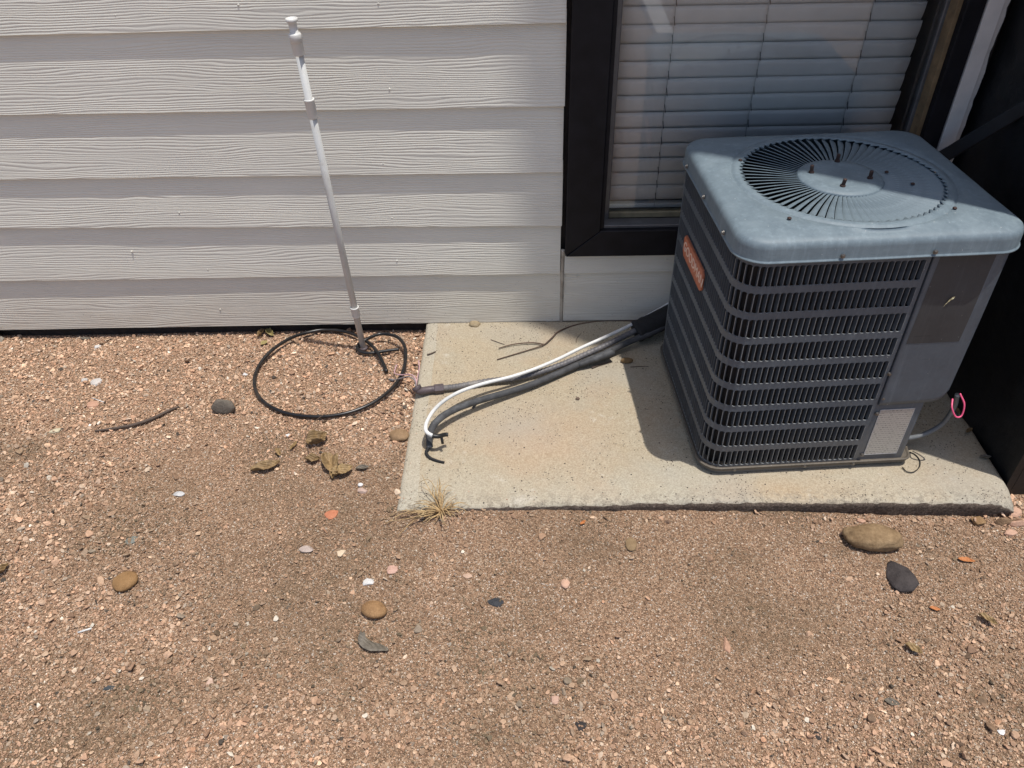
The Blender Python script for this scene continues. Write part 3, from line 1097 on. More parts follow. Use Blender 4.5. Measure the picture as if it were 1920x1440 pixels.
# service cover right of the seam: dished sheet with a rounded lower right corner
v, f = [], []
NU, NZ = 22, 40
UA, UB, ZB_, ZT_ = 0.3995, 0.5580, 0.212, BH + 0.010
def cover_d(u, z):
    k = math.exp(-((u - 0.486) / 0.056) ** 2) * smooth(0.45, 0.62, z)
    return 0.0012 - 0.0045 + 0.0085 * k
for j in range(NZ + 1):
    for i in range(NU + 1):
        u = UA + (UB - UA) * i / NU
        zb_ = ZB_ + 0.004 * (i / NU)
        du = max(0, u - (UB - 0.035))
        zb_ += 0.035 - math.sqrt(max(0, 0.035 ** 2 - du ** 2))
        z = zb_ + (ZT_ - zb_) * j / NZ
        v.append((u, cover_d(u, z), z))
nb = len(v)
for (x, y, z) in v[:nb]:
    v.append((x, y + 0.012, z))
for j in range(NZ):
    for i in range(NU):
        a = j * (NU + 1) + i
        f.append((a, a + 1, a + NU + 2, a + NU + 1))
rim = [i for i in range(NU + 1)] + [j * (NU + 1) + NU for j in range(1, NZ + 1)] + [NZ * (NU + 1) + i for i in range(NU - 1, -1, -1)] + [j * (NU + 1) for j in range(NZ - 1, 0, -1)]
for k in range(len(rim)):
    a, b = rim[k], rim[(k + 1) % len(rim)]
    f.append((b, a, a + nb, b + nb))
cover = mesh_obj('service_cover', v, f, M['panel'], unit, True)
cover.data.polygons.foreach_set('use_smooth', [i < NU * NZ for i in range(len(cover.data.polygons))])
# patch where a label used to be: follows the dished sheet
v, f = [], []
for j in range(17):
    for i in range(13):
        u = 0.4130 + (0.534 - 0.4130) * i / 12 - 0.004 * (1 - j / 16)
        z = 0.395 + (0.628 - 0.395) * j / 16
        v.append((u, cover_d(u, z) - 0.0005, z))
for j in range(16):
    for i in range(12):
        a = j * 13 + i
        f.append((a, a + 1, a + 14, a + 13))
o = mesh_obj('label_patch', v, f, M['ghost'], cover, True)
# right side of the unit: flank sheets and the open valve corner
bm = bmesh.new()
box_bm(0.5565, 0.5605, 0.0105, BD - 0.001, ZB_ + 0.03, BH + 0.009, bm=bm)
box_bm(0.5555, 0.5595, 0.130, BD - 0.001, 0.024, ZB_ + 0.0295, bm=bm)
box_bm(0.5155, 0.5550, 0.122, 0.129, 0.024, ZB_ + 0.02, bm=bm)
box_bm(0.5135, 0.5150, 0.003, 0.1215, 0.024, ZB_ + 0.02, bm=bm)
box_bm(0.5160, 0.5550, 0.013, 0.1215, ZB_ + 0.021, ZB_ + 0.028, bm=bm)
bm_obj('right_flank', bm, M['panel'], unit)
bm = box_bm(0.3970, 0.5130, 0.0015, 0.0045, 0.022, 0.2135, 0.0006)
bm_obj('lower_plate', bm, M['panel'], unit)
# printed data plate with its border
pl = empty('data_plate_mount')
bpy.data.objects.remove(pl)
bm = box_bm(0.4110, 0.4965, 0.0002, 0.0012, 0.0420, 0.1940)
plate = bm_obj('data_plate', bm, M['plate'], unit)
bm = bmesh.new()
box_bm(0.4112, 0.4963, -0.0001, 0.0002, 0.0420, 0.0432, bm=bm)
box_bm(0.4112, 0.4963, -0.0001, 0.0002, 0.1928, 0.1940, bm=bm)
box_bm(0.4110, 0.4120, -0.0001, 0.0002, 0.0433, 0.1927, bm=bm)
box_bm(0.4955, 0.4965, -0.0001, 0.0002, 0.0433, 0.1927, bm=bm)
bm_obj('plate_border', bm, M['edgewhite'], plate)

# lid: rounded square blending into the round fan opening
LX, LY = 0.2905, 0.2625
HX, HY = 0.3045, 0.2785
LRC = 0.066
NVAN = 72
NT_ = NVAN * 5


def rrect(th, ins):
    hx, hy, rc = HX - ins, HY - ins, max(0.012, LRC - ins)
    c, s = math.cos(th), math.sin(th)
    t_ = min(hx / abs(c) if abs(c) > 1e-6 else 9, hy / abs(s) if abs(s) > 1e-6 else 9)
    x, y = c * t_, s * t_
    if abs(x) > hx - rc and abs(y) > hy - rc:
        ccx, ccy = math.copysign(hx - rc, x), math.copysign(hy - rc, y)
        bq = c * ccx + s * ccy
        cq = ccx * ccx + ccy * ccy - rc * rc
        t_ = bq + math.sqrt(max(0, bq * bq - cq))
        x, y = c * t_, s * t_
    return x, y


ths = []
for k in range(NT_):
    # more points where the corners are
    a = 2 * math.pi * k / NT_
    ths.append(a - 0.10 * math.sin(4 * a) * -1)
rings = []
SK = 0.628
for (ins, z) in ((0.0040, SK - 0.002), (-0.0012, SK - 0.002), (-0.0016, SK - 0.0005), (-0.0010, SK + 0.0010), (0.0012, SK + 0.0022), (0.0016, SK + 0.004), (0.0022, SK + 0.027), (0.0034, SK + 0.034), (0.0066, SK + 0.0400), (0.012, SK + 0.0440), (0.020, SK + 0.0465), (0.036, SK + 0.0490)):
    rings.append([(LX + x, LY + y, z) for x, y in (rrect(a, ins) for a in ths)])
FR = 0.2215
def circ(rr, z):
    return [(LX + rr * math.cos(a), LY + rr * math.sin(a), z) for a in ths]
last = rings[-1]
c0 = circ(0.2465, SK + 0.0515)
rings.append([tuple(p * 0.5 + q * 0.5 for p, q in zip(a, b)) for a, b in zip(last, c0)])
def toothed(z, dr=0.0):
    out = []
    for a in ths:
        q_ = (a * NVAN / (2 * math.pi)) % 1.0
        rr = FR + 0.0025 - 0.0115 * max(0.0, (q_ - 0.12) / 0.88) + dr
        out.append((LX + rr * math.cos(a), LY + rr * math.sin(a), z))
    return out
rings += [c0, circ(0.2440, SK + 0.0490), circ(0.2410, SK + 0.0490), circ(0.2385, SK + 0.0520), circ(0.2270, SK + 0.0535), circ(0.2255, SK + 0.0530), toothed(SK + 0.0515), toothed(SK + 0.0500, 0.0004)]
v, f = [], []
for rg in rings:
    for (x, y, z) in rg:
        v.append((x, y, z + 0.0009 * noise.noise(Vector((x * 9, y * 9, 2)))))
for i in range(len(rings) - 1):
    for k in range(NT_):
        k2 = (k + 1) % NT_
        f.append((i * NT_ + k, i * NT_ + k2, i * NT_ + NT_ + k2, i * NT_ + NT_ + k))
lid = mesh_obj('top_cover', v, f, M['lid'], unit, True)
# vanes of the fan grille: sub-parts of the lid
v, f = [], []
alpha = R(26)
nr_ = 12
for i in range(nr_ + 1):
    u = i / nr_
    rr = 0.088 + (0.2235 - 0.088) * u
    ch = (0.0066 + (0.0184 - 0.0066) * u) * (1.0 if u < 0.93 else 1.0 - 0.35 * (u - 0.93) / 0.07)
    sw = -0.004 * math.sin(u * math.pi) - 0.006 * u * u
    for (cc_, th_) in ((-0.5, -0.0006), (-0.17, -0.0006), (0.17, -0.0006), (0.5, -0.0006), (0.5, 0.0006), (0.17, 0.0006), (-0.17, 0.0006), (-0.5, 0.0006)):
        th_ += 0.09 * ch * (0.25 - cc_ * cc_) * 2.0
        tng = ch * cc_ * math.cos(alpha) - th_ * math.sin(alpha) + sw
        zz = ch * cc_ * math.sin(alpha) + th_ * math.cos(alpha)
        v.append((rr, tng, zz))
for i in range(nr_):
    for k in range(8):
        k2 = (k + 1) % 8
        f.append((i * 8 + k2, i * 8 + k, i * 8 + 8 + k, i * 8 + 8 + k2))
f.append(tuple(range(8)))
f.append(tuple(nr_ * 8 + k for k in reversed(range(8))))
vane0 = mesh_obj('vane', v, f, M['lid'], lid)
for k in range(NVAN):
    o = vane0 if k == 0 else copy_of(vane0)
    o.location = (LX, LY, SK + 0.0455)
    o.rotation_euler = (0, 0, 2 * math.pi * k / NVAN)
hub = lathe('hub_plate', [(0.094, SK + 0.042), (0.095, SK + 0.047), (0.092, SK + 0.0505), (0.080, SK + 0.0535), (0.062, SK + 0.0545), (0.058, SK + 0.0535), (0.020, SK + 0.0535), (0.004, SK + 0.054)], M['lid'], lid, 56)
for vv in hub.data.vertices:
    vv.co.x += LX
    vv.co.y += LY
def uloc(px, py, z):
    p = L(px, py, SLABZ + z)
    d = p - UO
    c, s = math.cos(-YAWU), math.sin(-YAWU)
    return Vector((d.x * c - d.y * s, d.x * s + d.y * c, z))
def front(px, py, v_=0.0):
    """point on the unit's front plane, in the unit's own axes"""
    d = ray(px, py)
    nrm = Vector((math.sin(YAWU), -math.cos(YAWU), 0))
    o_ = UO - nrm * v_
    p = CAM + d * ((o_ - CAM).dot(nrm) / d.dot(nrm)) - UO
    c, s = math.cos(-YAWU), math.sin(-YAWU)
    return Vector((p.x * c - p.y * s, p.x * s + p.y * c, p.z))
bolt0 = lathe('bolt', [(0.0062, 0), (0.0062, 0.004), (0.0042, 0.0045), (0.0042, 0.018), (0.003, 0.019)], M['bolt'], lid, 10, False)
for i, (ang, rr) in enumerate(((252, 0.060), (338, 0.062), (75, 0.076), (163, 0.064))):
    o = bolt0 if i == 0 else copy_of(bolt0)
    o.location = (LX + rr * math.cos(R(ang)), LY + rr * math.sin(R(ang)), SK + 0.0535)
    o.rotation_euler = (R(random.uniform(-5, 5)), R(random.uniform(-5, 5)), 0)
scr0 = lathe('lid_screw', [(0.0045, 0), (0.0045, 0.002), (0.003, 0.0032), (0.0012, 0.0034)], M['bolt'], lid, 10)
for i, (px, py) in enumerate(((1790, 391), (1663, 321), (1712, 343), (1388, 301), (1480, 410))):
    p = uloc(px, py, SK + 0.0535)
    o = scr0 if i == 0 else copy_of(scr0)
    o.location = p if i not in (1, 2) else p + Vector((0, 0, -0.003))
# screws in the skirt and along the seam
scw0 = lathe('screw', [(0.0052, 0), (0.0052, 0.0022), (0.0036, 0.0028), (0.0034, 0.0052), (0.001, 0.0054)], M['screw'], unit, 8, False)
spots = []
for (px, py) in ((1411, 479), (1581, 477), (1755, 469)):
    p = front(px, py, -0.016)
    spots.append((Vector((max(0.03, p.x), -0.0155 + (0.012 if p.x < 0.04 else 0), SK + 0.010)), 0.0))
for (px, py) in ((1667, 700), (1655, 746), (1644, 775), (1616, 852)):
    p = front(px, py, 0)
    spots.append((Vector((p.x, 0.0, p.z)), 0.0))
for (px, py) in ((1506, 880), (1597, 874), (1375, 888)):
    p = front(px, py, -0.005)
    spots.append((Vector((p.x, -0.0045, 0.019)), 0.0))
for y in (0.10, 0.27, 0.44):
    spots.append((Vector((-0.0145, y, SK + 0.010)), R(-90)))
for i, (p, a) in enumerate(spots):
    o = scw0 if i == 0 else copy_of(scw0)
    o.location = p
    o.rotation_euler = (R(90), 0, a)

# slanted badge on the left side with raised lettering
BZ0 = 0.42
badge = empty('badge_axes')
bpy.data.objects.remove(badge)
bp = [(y + 0.1275, z - 0.075) for y, z in [(0.100, 0.544), (0.272, 0.544), (0.281, 0.535), (0.281, 0.497), (0.270, 0.486), (0.098, 0.486), (0.089, 0.495), (0.089, 0.533)]]
def prism_left(name, pts, x0, x1, mat, parent, bev=0.0):
    b = bmesh.new()
    fc = b.faces.new([b.verts.new((x0, y, z)) for y, z in pts])
    r_ = bmesh.ops.extrude_face_region(b, geom=[fc])
    bmesh.ops.translate(b, verts=[e for e in r_['geom'] if isinstance(e, bmesh.types.BMVert)], vec=(x1 - x0, 0, 0))
    bmesh.ops.recalc_face_normals(b, faces=b.faces)
    if bev:
        bmesh.ops.bevel(b, geom=list(b.edges), offset=bev, segments=1, affect='EDGES')
    return bm_obj(name, b, mat, parent)
bd = prism_left('badge', bp, -0.0005, -0.0055, M['badge'], unit, 0.0006)
ins = [(0.5 * 0 + (y - 0.308) * 0.94 + 0.308, (z - 0.440) * 0.84 + 0.440) for y, z in bp]
v = [(-0.0056, y, z) for y, z in bp] + [(-0.0056, y, z) for y, z in ins]
bm = bmesh.new()
vo = [bm.verts.new((-0.0054, (y - 0.308) * 0.985 + 0.308, (z - 0.440) * 0.96 + 0.440)) for y, z in bp]
vi = [bm.verts.new((-0.0054, y, z)) for y, z in ins]
for k in range(8):
    k2 = (k + 1) % 8
    bm.faces.new((vo[k], vo[k2], vi[k2], vi[k]))
r_ = bmesh.ops.extrude_face_region(bm, geom=list(bm.faces))
bmesh.ops.translate(bm, verts=[e for e in r_['geom'] if isinstance(e, bmesh.types.BMVert)], vec=(-0.0011, 0, 0))
bmesh.ops.recalc_face_normals(bm, faces=bm.faces)
bm_obj('badge_rim', bm, M['badge'], bd)
fc = bpy.data.curves.new('lettering', 'FONT')
fc.body = 'GOODMAN'
fc.size = 0.037
fc.align_x = 'CENTER'
fc.align_y = 'CENTER'
fc.extrude = 0.0006
fc.shear = 0.15
fc.space_character = 0.98
fc.materials.append(M['badge_letter'])
lt0 = link(bpy.data.objects.new('lettering', fc))
bpy.context.view_layer.update()
me = bpy.data.meshes.new_from_object(lt0.evaluated_get(bpy.context.evaluated_depsgraph_get()))
bpy.data.objects.remove(lt0)
lt = link(bpy.data.objects.new('lettering', me))
lt.parent = bd
lt.location = (-0.0061, 0.308, 0.440)
lt.rotation_euler = (R(90), 0, R(-90))

# wires at the right of the unit
tube('pink_wire', crom([front(1786, 748, 0.02), front(1785, 765, 0.0), front(1792, 781, -0.008), front(1803, 779, -0.006), front(1808, 758, 0.004), front(1800, 738, 0.02)], 8), 0.0022, M['pink'], unit, 8)
tube('grey_whip', crom([front(1700, 822, 0.04), front(1730, 815, 0.05), front(1765, 796, 0.05), front(1788, 765, 0.04), front(1795, 740, 0.03)], 8), 0.006, M['drain'], unit, 10)
tube('black_wire_loop', crom([uloc(1692, 876, 0.003), uloc(1700, 884, 0.003), uloc(1713, 885, 0.003), uloc(1724, 875, 0.003), uloc(1724, 862, 0.003), uloc(1714, 851, 0.003), uloc(1700, 846, 0.003)], 8), 0.0013, M['tape'], unit, 6)
# scrap of leaf stuck on the cover
p = front(1778, 566, -0.004)
v = [p + Vector((0.010, -0.0008, 0.014)), p + Vector((0.004, -0.002, 0.013)), p + Vector((0.0, -0.001, 0.006)), p + Vector((-0.008, -0.0008, -0.012)), p + Vector((0.002, -0.001, 0.003)), p + Vector((0.008, -0.002, 0.009))]
M['yellow_leaf'] = mat_leaf('pale_yellow_leaf', (0.55, 0.50, 0.28), (0.72, 0.68, 0.45))
o = mesh_obj('leaf_scrap', v, [(0, 1, 2, 5), (5, 2, 4), (2, 3, 4)], M['yellow_leaf'])
o.parent = None
o.matrix_world = Matrix.Translation(UO) @ Matrix.Rotation(YAWU, 4, 'Z')
tag(o, 'tiny pale yellow leaf scrap stuck on the dark service cover', 'leaf')

# ------------------------------------------------------------------ lines running from the unit over the slab
def pts_slab(lst):
    return [L(px, py, z) for px, py, z in lst]

wt = empty('white_tube', L(806, 815, 0.08))
tag(wt, 'white tube curling over the slab with a black taped end', 'tube')
def rel(ps, o_):
    return [p - o_.location for p in ps]
pw = crom(pts_slab([(1262, 565, 0.155), (1240, 578, 0.135), (1177, 612, 0.110), (1130, 634, 0.104), (1090, 652, 0.100), (1045, 674, 0.098), (1002, 692, 0.098), (960, 706, 0.100), (915, 717, 0.104), (885, 726, 0.108), (857, 737, 0.113), (832, 752, 0.118), (813, 770, 0.122), (801, 790, 0.124), (798, 803, 0.124), (801, 811, 0.121), (811, 817, 0.117)]), 10)
tube('tube_wall', rel(pw, wt), 0.0052, M['white_tube'], wt, 14)
pe = pw[-1]
tp = crom([pe, L(822, 818, 0.114), L(834, 815, 0.108), L(840, 815, 0.106)], 6)
tube('taped_end', rel(tp, wt), lambda u: 0.0064 - 0.001 * u, M['tape'], wt, 10)
tube('tape_tail', rel([L(827, 817, 0.111), L(829, 826, 0.098), L(830, 832, 0.090)], wt), lambda u: 0.0038, M['tape'], wt, 8)

cd = empty('flex_conduit', L(820, 728, SLABZ))
tag(cd, 'grey ribbed flexible conduit lying on the slab ending in an elbow', 'conduit')
pc = crom(pts_slab([(831, 728, 0.074), (857, 725, 0.074), (915, 715, 0.075), (960, 710, 0.076), (1002, 701, 0.077), (1050, 685, 0.080), (1090, 668, 0.083), (1135, 648, 0.087), (1177, 627, 0.096), (1250, 590, 0.125)]), 26)
npc = len(pc)
tube('ribbed_sleeve', rel(pc, cd), lambda u: 0.0090 + 0.0009 * math.sin(u * npc * math.pi * 0.5), M['conduit'], cd, 14)
# connector nut and elbow
d0 = (pc[0] - pc[3]).normalized()
n1_ = pc[0] + d0 * 0.002
tube('connector_nut', rel([n1_ - d0 * 0.004, n1_ - d0 * 0.003, n1_ + d0 * 0.022, n1_ + d0 * 0.024], cd), lambda u: 0.0140 if 0.1 < u < 0.9 else 0.0128, M['fitting'], cd, 6, False)
e0 = n1_ + d0 * 0.022
pel = crom([e0, e0 + d0 * 0.018, L(786, 733, 0.080), L(780, 725, 0.092)], 8)
tube('elbow', rel(pel, cd), lambda u: 0.0112 if u < 0.82 else 0.0140, M['fitting'], cd, 14)
e1 = pel[-1]
tube('grey_lead', rel(crom([e1, L(777, 712, 0.106), L(765, 706, 0.098), L(750, 710, 0.075), L(736, 713, 0.052)], 8), cd), 0.0022, M['greywire'], cd, 7)
tube('wire_cap', rel([L(738, 713, 0.054), L(730, 712, 0.047)], cd), 0.0042, M['conduit'], cd, 8)
tube('pink_lead', rel(crom([e1, L(778, 708, 0.108), L(768, 702, 0.102), L(752, 703, 0.080), L(740, 700, 0.062), L(741, 692, 0.055), L(744, 684, 0.05)], 8), cd), 0.0020, M['pinkgrey'], cd, 7)
tube('pale_lead', rel(crom([e1, L(783, 706, 0.10), L(786, 690, 0.075), L(785, 676, 0.066)], 8), cd), 0.0018, M['pinkgrey'], cd, 7)

ip = empty('insulated_pipe', L(806, 835, SLABZ))
tag(ip, 'thick dark grey foam wrapped pipe arching over the slab to a drooping end', 'pipe')
pp = crom(pts_slab([(1262, 604, 0.120), (1225, 622, 0.105), (1177, 642, 0.090), (1130, 665, 0.082), (1090, 681, 0.078), (1040, 703, 0.077), (1002, 719, 0.078), (960, 733, 0.082), (915, 746, 0.089), (880, 757, 0.096), (852, 768, 0.101), (828, 782, 0.103), (812, 799, 0.099), (806, 816, 0.090), (805, 830, 0.078), (806, 839, 0.069)]), 12)
tube('foam_wrap', rel(pp, ip), lambda u: 0.0097 * (1 + 0.07 * noise.noise(Vector((u * 40, 0, 0)))) * (1.0 if u < 0.90 else 0.9), M['foam'], ip, 14)
pq = crom(pts_slab([(1150, 660, 0.094), (1128, 668, 0.092), (1108, 676, 0.086), (1085, 684, 0.080)]), 6)
tube('torn_flap', rel(pq, ip), lambda u: 0.0115 - 0.004 * u, M['foam'], ip, 10)
cpn = crom(pts_slab([(806, 836, 0.072), (799, 848, 0.066), (806, 858, 0.0645), (820, 864, 0.064), (833, 867, 0.064)]), 8)
tube('shadow_strip', rel(cpn, ip), lambda u: 0.0048 - 0.0018 * u, M['foam_black'], ip, 8)  # black strip shaped as the white tube's cast shadow on the slab
tube('strap', rel([L(893, 757, 0.082), L(886, 766, 0.074)], ip), 0.0035, M['foam'], ip, 6)

sl = empty('foam_sleeve', L(1215, 640, SLABZ))
tag(sl, 'black foam sleeve where the lines enter the unit behind its left side', 'pipe sleeve')
ps = crom([L(1192, 622, 0.098), L(1225, 607, 0.112), L(1262, 588, 0.130)], 8)
tube('sleeve_body', rel(ps, sl), lambda u: 0.034 * (1 + 0.10 * noise.noise(Vector((u * 9, 1, 0)))), M['foam_black'], sl, 16)

# dead vine stem and pale stick at the foot of the siding
vn = empty('dead_vine', L(1020, 646, SLABZ))
tag(vn, 'thin brown forked vine stem lying on the slab beside the siding', 'vine')
tube('stem', rel(crom(pts_slab([(1215, 604, 0.068), (1150, 602, 0.066), (1090, 607, 0.067), (1050, 620, 0.069), (1035, 633, 0.070), (1018, 647, 0.067), (985, 658, 0.065), (932, 674, 0.064)]), 8), vn), lambda u: 0.0030 - 0.0014 * u, M['stem'], vn, 7)
tube('branch', rel(crom(pts_slab([(1020, 646, 0.067), (1004, 643, 0.067), (985, 643, 0.067), (960, 646, 0.066), (935, 653, 0.065)]), 8), vn), lambda u: 0.0024 - 0.0008 * u, M['stem'], vn, 7)
ps_ = tube('pale_stick', crom([L(1024, 603, 0.066), L(1050, 600, 0.067), L(1080, 597, 0.068), L(1116, 595, 0.069)], 8), lambda u: 0.0048 - 0.001 * u, M['caulk'], None, 7)
tag(ps_, 'pale peeled stick along the foot of the siding on the slab', 'stick')
for i, (pts, lab) in enumerate((
        ([(1104, 614, 0.0625), (1090, 625, 0.0635), (1082, 634, 0.0625), (1080, 642, 0.062)], 'hair thin bent twig in the shade on the slab under the window'),
        ([(1107, 615, 0.063), (1114, 619, 0.065), (1120, 621, 0.063)], 'tiny dark hooked twig on the slab under the window'),
        ([(920, 637, 0.062), (932, 641, 0.063), (946, 646, 0.062)], 'short thin straw on the sunny slab left of the vine'),
        ([(801, 665, 0.064), (808, 663, 0.064), (817, 659, 0.064)], 'small dark nail lying near the slab left edge'),
        ([(1110, 690, 0.063), (1128, 683, 0.064), (1146, 678, 0.064)], 'short brown stick beside the foam wrapped pipe on the slab'),
        ([(1182, 688, 0.063), (1198, 687, 0.063), (1216, 687, 0.063)], 'thin dark stick next to the brown pebble by the unit'))):
    o = tube('twig', crom(pts_slab(pts), 6), lambda u: (0.0028 if i in (3, 4) else 0.0013) * (1 - 0.4 * u), M['twig'], None, 6)
    tag(o, lab, 'nail' if i == 3 else 'twig')
    if i == 3: o.name = 'rusty_nail'

# ------------------------------------------------------------------ leaning pvc pipe
PB = G(682, 656)
PT = W(546, 34, 1.915)
pole = empty('pvc_pipe', (PB.x, PB.y, PB.z))
tag(pole, 'pale grey plastic pipe with couplings leaning left in front of the siding', 'pipe')
dv = PT - PB
plen = dv.length
dq = dv.normalized().to_track_quat('Z', 'X').to_euler()
def pole_part(name, prof, mat, n=18, sm=True):
    o = lathe(name, prof, mat, pole, n, sm)
    o.rotation_euler = dq
    return o
def at_frac(px, py):
    best = min(range(400), key=lambda k: ((lambda q: (q[0] - px) ** 2 + (q[1] - py) ** 2)(proj(PB + dv * k / 399))))
    return best / 399 * plen
def proj(p):
    d = p - CAM
    z = d.dot(fwd)
    return 960 + FPX * d.dot(rt) / z, 720 - FPX * d.dot(up) / z
hT = at_frac(557, 84)
h3 = at_frac(586, 203)
h1 = at_frac(669, 584)
pr = 0.0096
pole_part('shaft', [(pr, -0.05), (pr, plen - 0.030)], M['pvc'])
def coupling(h, ln, r_):
    return pole_part('coupling', [(pr + 0.0003, h - ln / 2), (r_ - 0.0006, h - ln / 2), (r_, h - ln / 2 + 0.002), (r_, h + ln / 2 - 0.004), (r_ + 0.0007, h + ln / 2 - 0.003), (r_ + 0.0007, h + ln / 2), (r_ - 0.002, h + ln / 2 + 0.0004), (pr + 0.0003, h + ln / 2 - 0.001)], M['coup'])
coupling(h1, 0.036, 0.0126)
coupling(h3, 0.048, 0.0126)
coupling(hT - 0.006, 0.034, 0.0142)
tp_ = plen
pole_part('threaded_adapter', [(0.0095, tp_ - 0.072), (0.0095, tp_ - 0.056), (0.0150, tp_ - 0.054), (0.0150, tp_ - 0.036), (0.0135, tp_ - 0.033), (0.0098, tp_ - 0.032), (0.0098, tp_ - 0.010), (0.0140, tp_ - 0.006), (0.0142, tp_), (0.0115, tp_ + 0.0005), (0.0100, tp_ - 0.010)], M['coup'])
# collar of soil-dark hose clamp at the foot
pole_part('dark_foot_ring', [(0.0135, 0.004), (0.0145, 0.007), (0.0140, 0.012), (0.0110, 0.013)], M['fitting'])

# ------------------------------------------------------------------ black hose lying in a loop
hose_px = [(725, 697, 0.010), (716, 676, 0.016), (704, 656, 0.022), (690, 642, 0.022), (672, 631, 0.018), (648, 622, 0.015), (612, 618, 0.014), (578, 623, 0.016), (545, 634, 0.020), (512, 655, 0.018), (488, 682, 0.012), (477, 711, 0.009), (482, 738, 0.008), (499, 757, 0.008), (526, 771, 0.008), (560, 779, 0.008), (604, 781, 0.009), (648, 775, 0.011), (690, 760, 0.014), (724, 738, 0.017), (748, 712, 0.020), (759, 684, 0.026), (760, 655, 0.032), (752, 638, 0.034), (738, 629, 0.034), (716, 626, 0.032), (700, 630, 0.030), (686, 637, 0.026), (674, 644, 0.020), (670, 652, 0.014), (676, 659, 0.012), (690, 662, 0.012), (710, 660, 0.013), (730, 657, 0.015), (748, 655, 0.016)]
hp = [G(px, py, dz + 0.002) for px, py, dz in hose_px]
hs = tube('garden_hose', crom(hp, 8), lambda u: 0.0054 + 0.0003 * noise.noise(Vector((u * 60, 0, 0))), M['hose'], None, 12)
tag(hs, 'black plastic hose lying in a big loop on the gravel round the pipe foot', 'hose')

# ------------------------------------------------------------------ stones
def stone(name, px, py, wpx, hpx, zr, ca, cb, label, cat='stone', rot=0.0, on=None, ang=0.35, seed=0, flat=1.0, sub=3, rough=0.85, cut=None):
    """wpx, hpx: size in the photograph; zr: height over width"""
    p = L(px, py, on) if on is not None else G(px, py)
    dist = (p - CAM).length
    mpp = dist / FPX
    sx = wpx * mpp / 2
    e = abs(ray(px, py).normalized().z)
    sz = sx * zr
    sy = max(0.3 * sx, (hpx * mpp - 2 * sz * math.sqrt(1 - e * e) * 0.7) / 2 / e)
    if cut is None: cut = 'pebble' not in name and seed >= 12
    r4 = random.Random(seed * 13 + 1)
    cuts = [(Vector((r4.gauss(0, 1), r4.gauss(0, 1), r4.gauss(0, 1))).normalized(), r4.uniform(0.5, 0.85)) for _ in range(9)] if cut else []
    bm = bmesh.new()
    bmesh.ops.create_icosphere(bm, subdivisions=sub, radius=1.0)
    for vv in bm.verts:
        c = vv.co.copy()
        d = 1 + ang * 0.6 * noise.noise(c * 0.9 + Vector((seed * 7.1, 3, 1))) + ang * 0.4 * noise.noise(c * 2.1 + Vector((seed * 3.3, 1, 8))) + ang * 0.12 * noise.noise(c * 6 + Vector((seed, 0, 0)))
        c *= d
        for (nn_, dd_) in cuts:
            kk_ = c.dot(nn_)
            if kk_ > dd_: c -= nn_ * (kk_ - dd_) * 0.85
        if c.z > 0.75 and flat < 1: c.z = 0.75 + (c.z - 0.75) * flat
        vv.co = Vector((c.x * sx, c.y * sy, c.z * sz))
    if name == 'white_chip': ca, cb = tuple(q * 0.8 for q in ca), tuple(q * 0.8 for q in cb)
    mt = mat_rock(name + '_surface', ca, cb, 1.1 / max(sx, 0.004), 0.05 * sx, rough)
    o = bm_obj(name, bm, mt, None, cut != True)
    o.location = (p.x, p.y, p.z + sz * (0.62 if (on is not None or cut == 2 or not cut) else 0.35))
    o.rotation_euler = (0, 0, rot)
    tag(o, label, cat)
    return o

stone('stone', 1634, 1020, 92, 54, 0.46, (0.105, 0.060, 0.028), (0.36, 0.255, 0.145), 'large oblong tan brown stone on the gravel in front of the slab', rot=-0.16, seed=2, ang=0.34, sub=4, cut=False, rough=0.95)
stone('flat_stone', 1690, 1083, 52, 58, 0.30, (0.024, 0.020, 0.020), (0.075, 0.064, 0.062), 'flat charcoal black stone below the large tan stone', rot=0.0, seed=46, ang=0.30, flat=0.3, cut=2)
stone('stone', 425, 771, 48, 36, 0.66, (0.075, 0.062, 0.050), (0.19, 0.165, 0.135), 'dark grey brown stone on gravel left of the hose loop', seed=5, ang=0.4, cut=2)
stone('stone', 748, 821, 36, 28, 0.50, (0.17, 0.105, 0.055), (0.32, 0.215, 0.125), 'rounded tan stone touching the left edge of the slab', seed=6, ang=0.3)
stone('pebble', 236, 1093, 40, 36, 0.42, (0.19, 0.105, 0.042), (0.30, 0.18, 0.085), 'smooth flat brown pebble alone on the left gravel', rot=0.7, seed=7, ang=0.16)
stone('pebble', 702, 1148, 48, 38, 0.52, (0.16, 0.085, 0.038), (0.37, 0.225, 0.11), 'smooth oval tan pebble above the grey curled scrap', rot=-0.2, seed=8, ang=0.14)
stone('stone', 890, 613, 22, 18, 0.7, (0.22, 0.17, 0.10), (0.40, 0.32, 0.21), 'small tan stone on the slab against the siding', on=SLABZ, seed=9)
stone('pebble', 1175, 679, 24, 13, 0.5, (0.13, 0.08, 0.035), (0.25, 0.16, 0.08), 'flat brown pebble on the slab in front of the lines', on=SLABZ, seed=10, ang=0.15)
stone('pebble', 1083, 749, 8, 7, 0.7, (0.10, 0.07, 0.05), (0.18, 0.13, 0.10), 'tiny dark pebble alone in the middle of the slab', on=SLABZ, seed=11)
stone('pebble', 842, 604, 12, 8, 0.7, (0.42, 0.40, 0.37), (0.6, 0.57, 0.53), 'small white pebble in the joint between slab and siding', on=SLABZ, seed=12)
stone('stone', 1832, 980, 26, 22, 0.6, (0.18, 0.10, 0.045), (0.32, 0.21, 0.11), 'rusty tan stone wedged under the right end of the slab front', seed=13)
stone('stone', 1882, 982, 34, 16, 0.55, (0.14, 0.085, 0.05), (0.30, 0.20, 0.12), 'brown stone half buried below the right corner of the slab', seed=14)
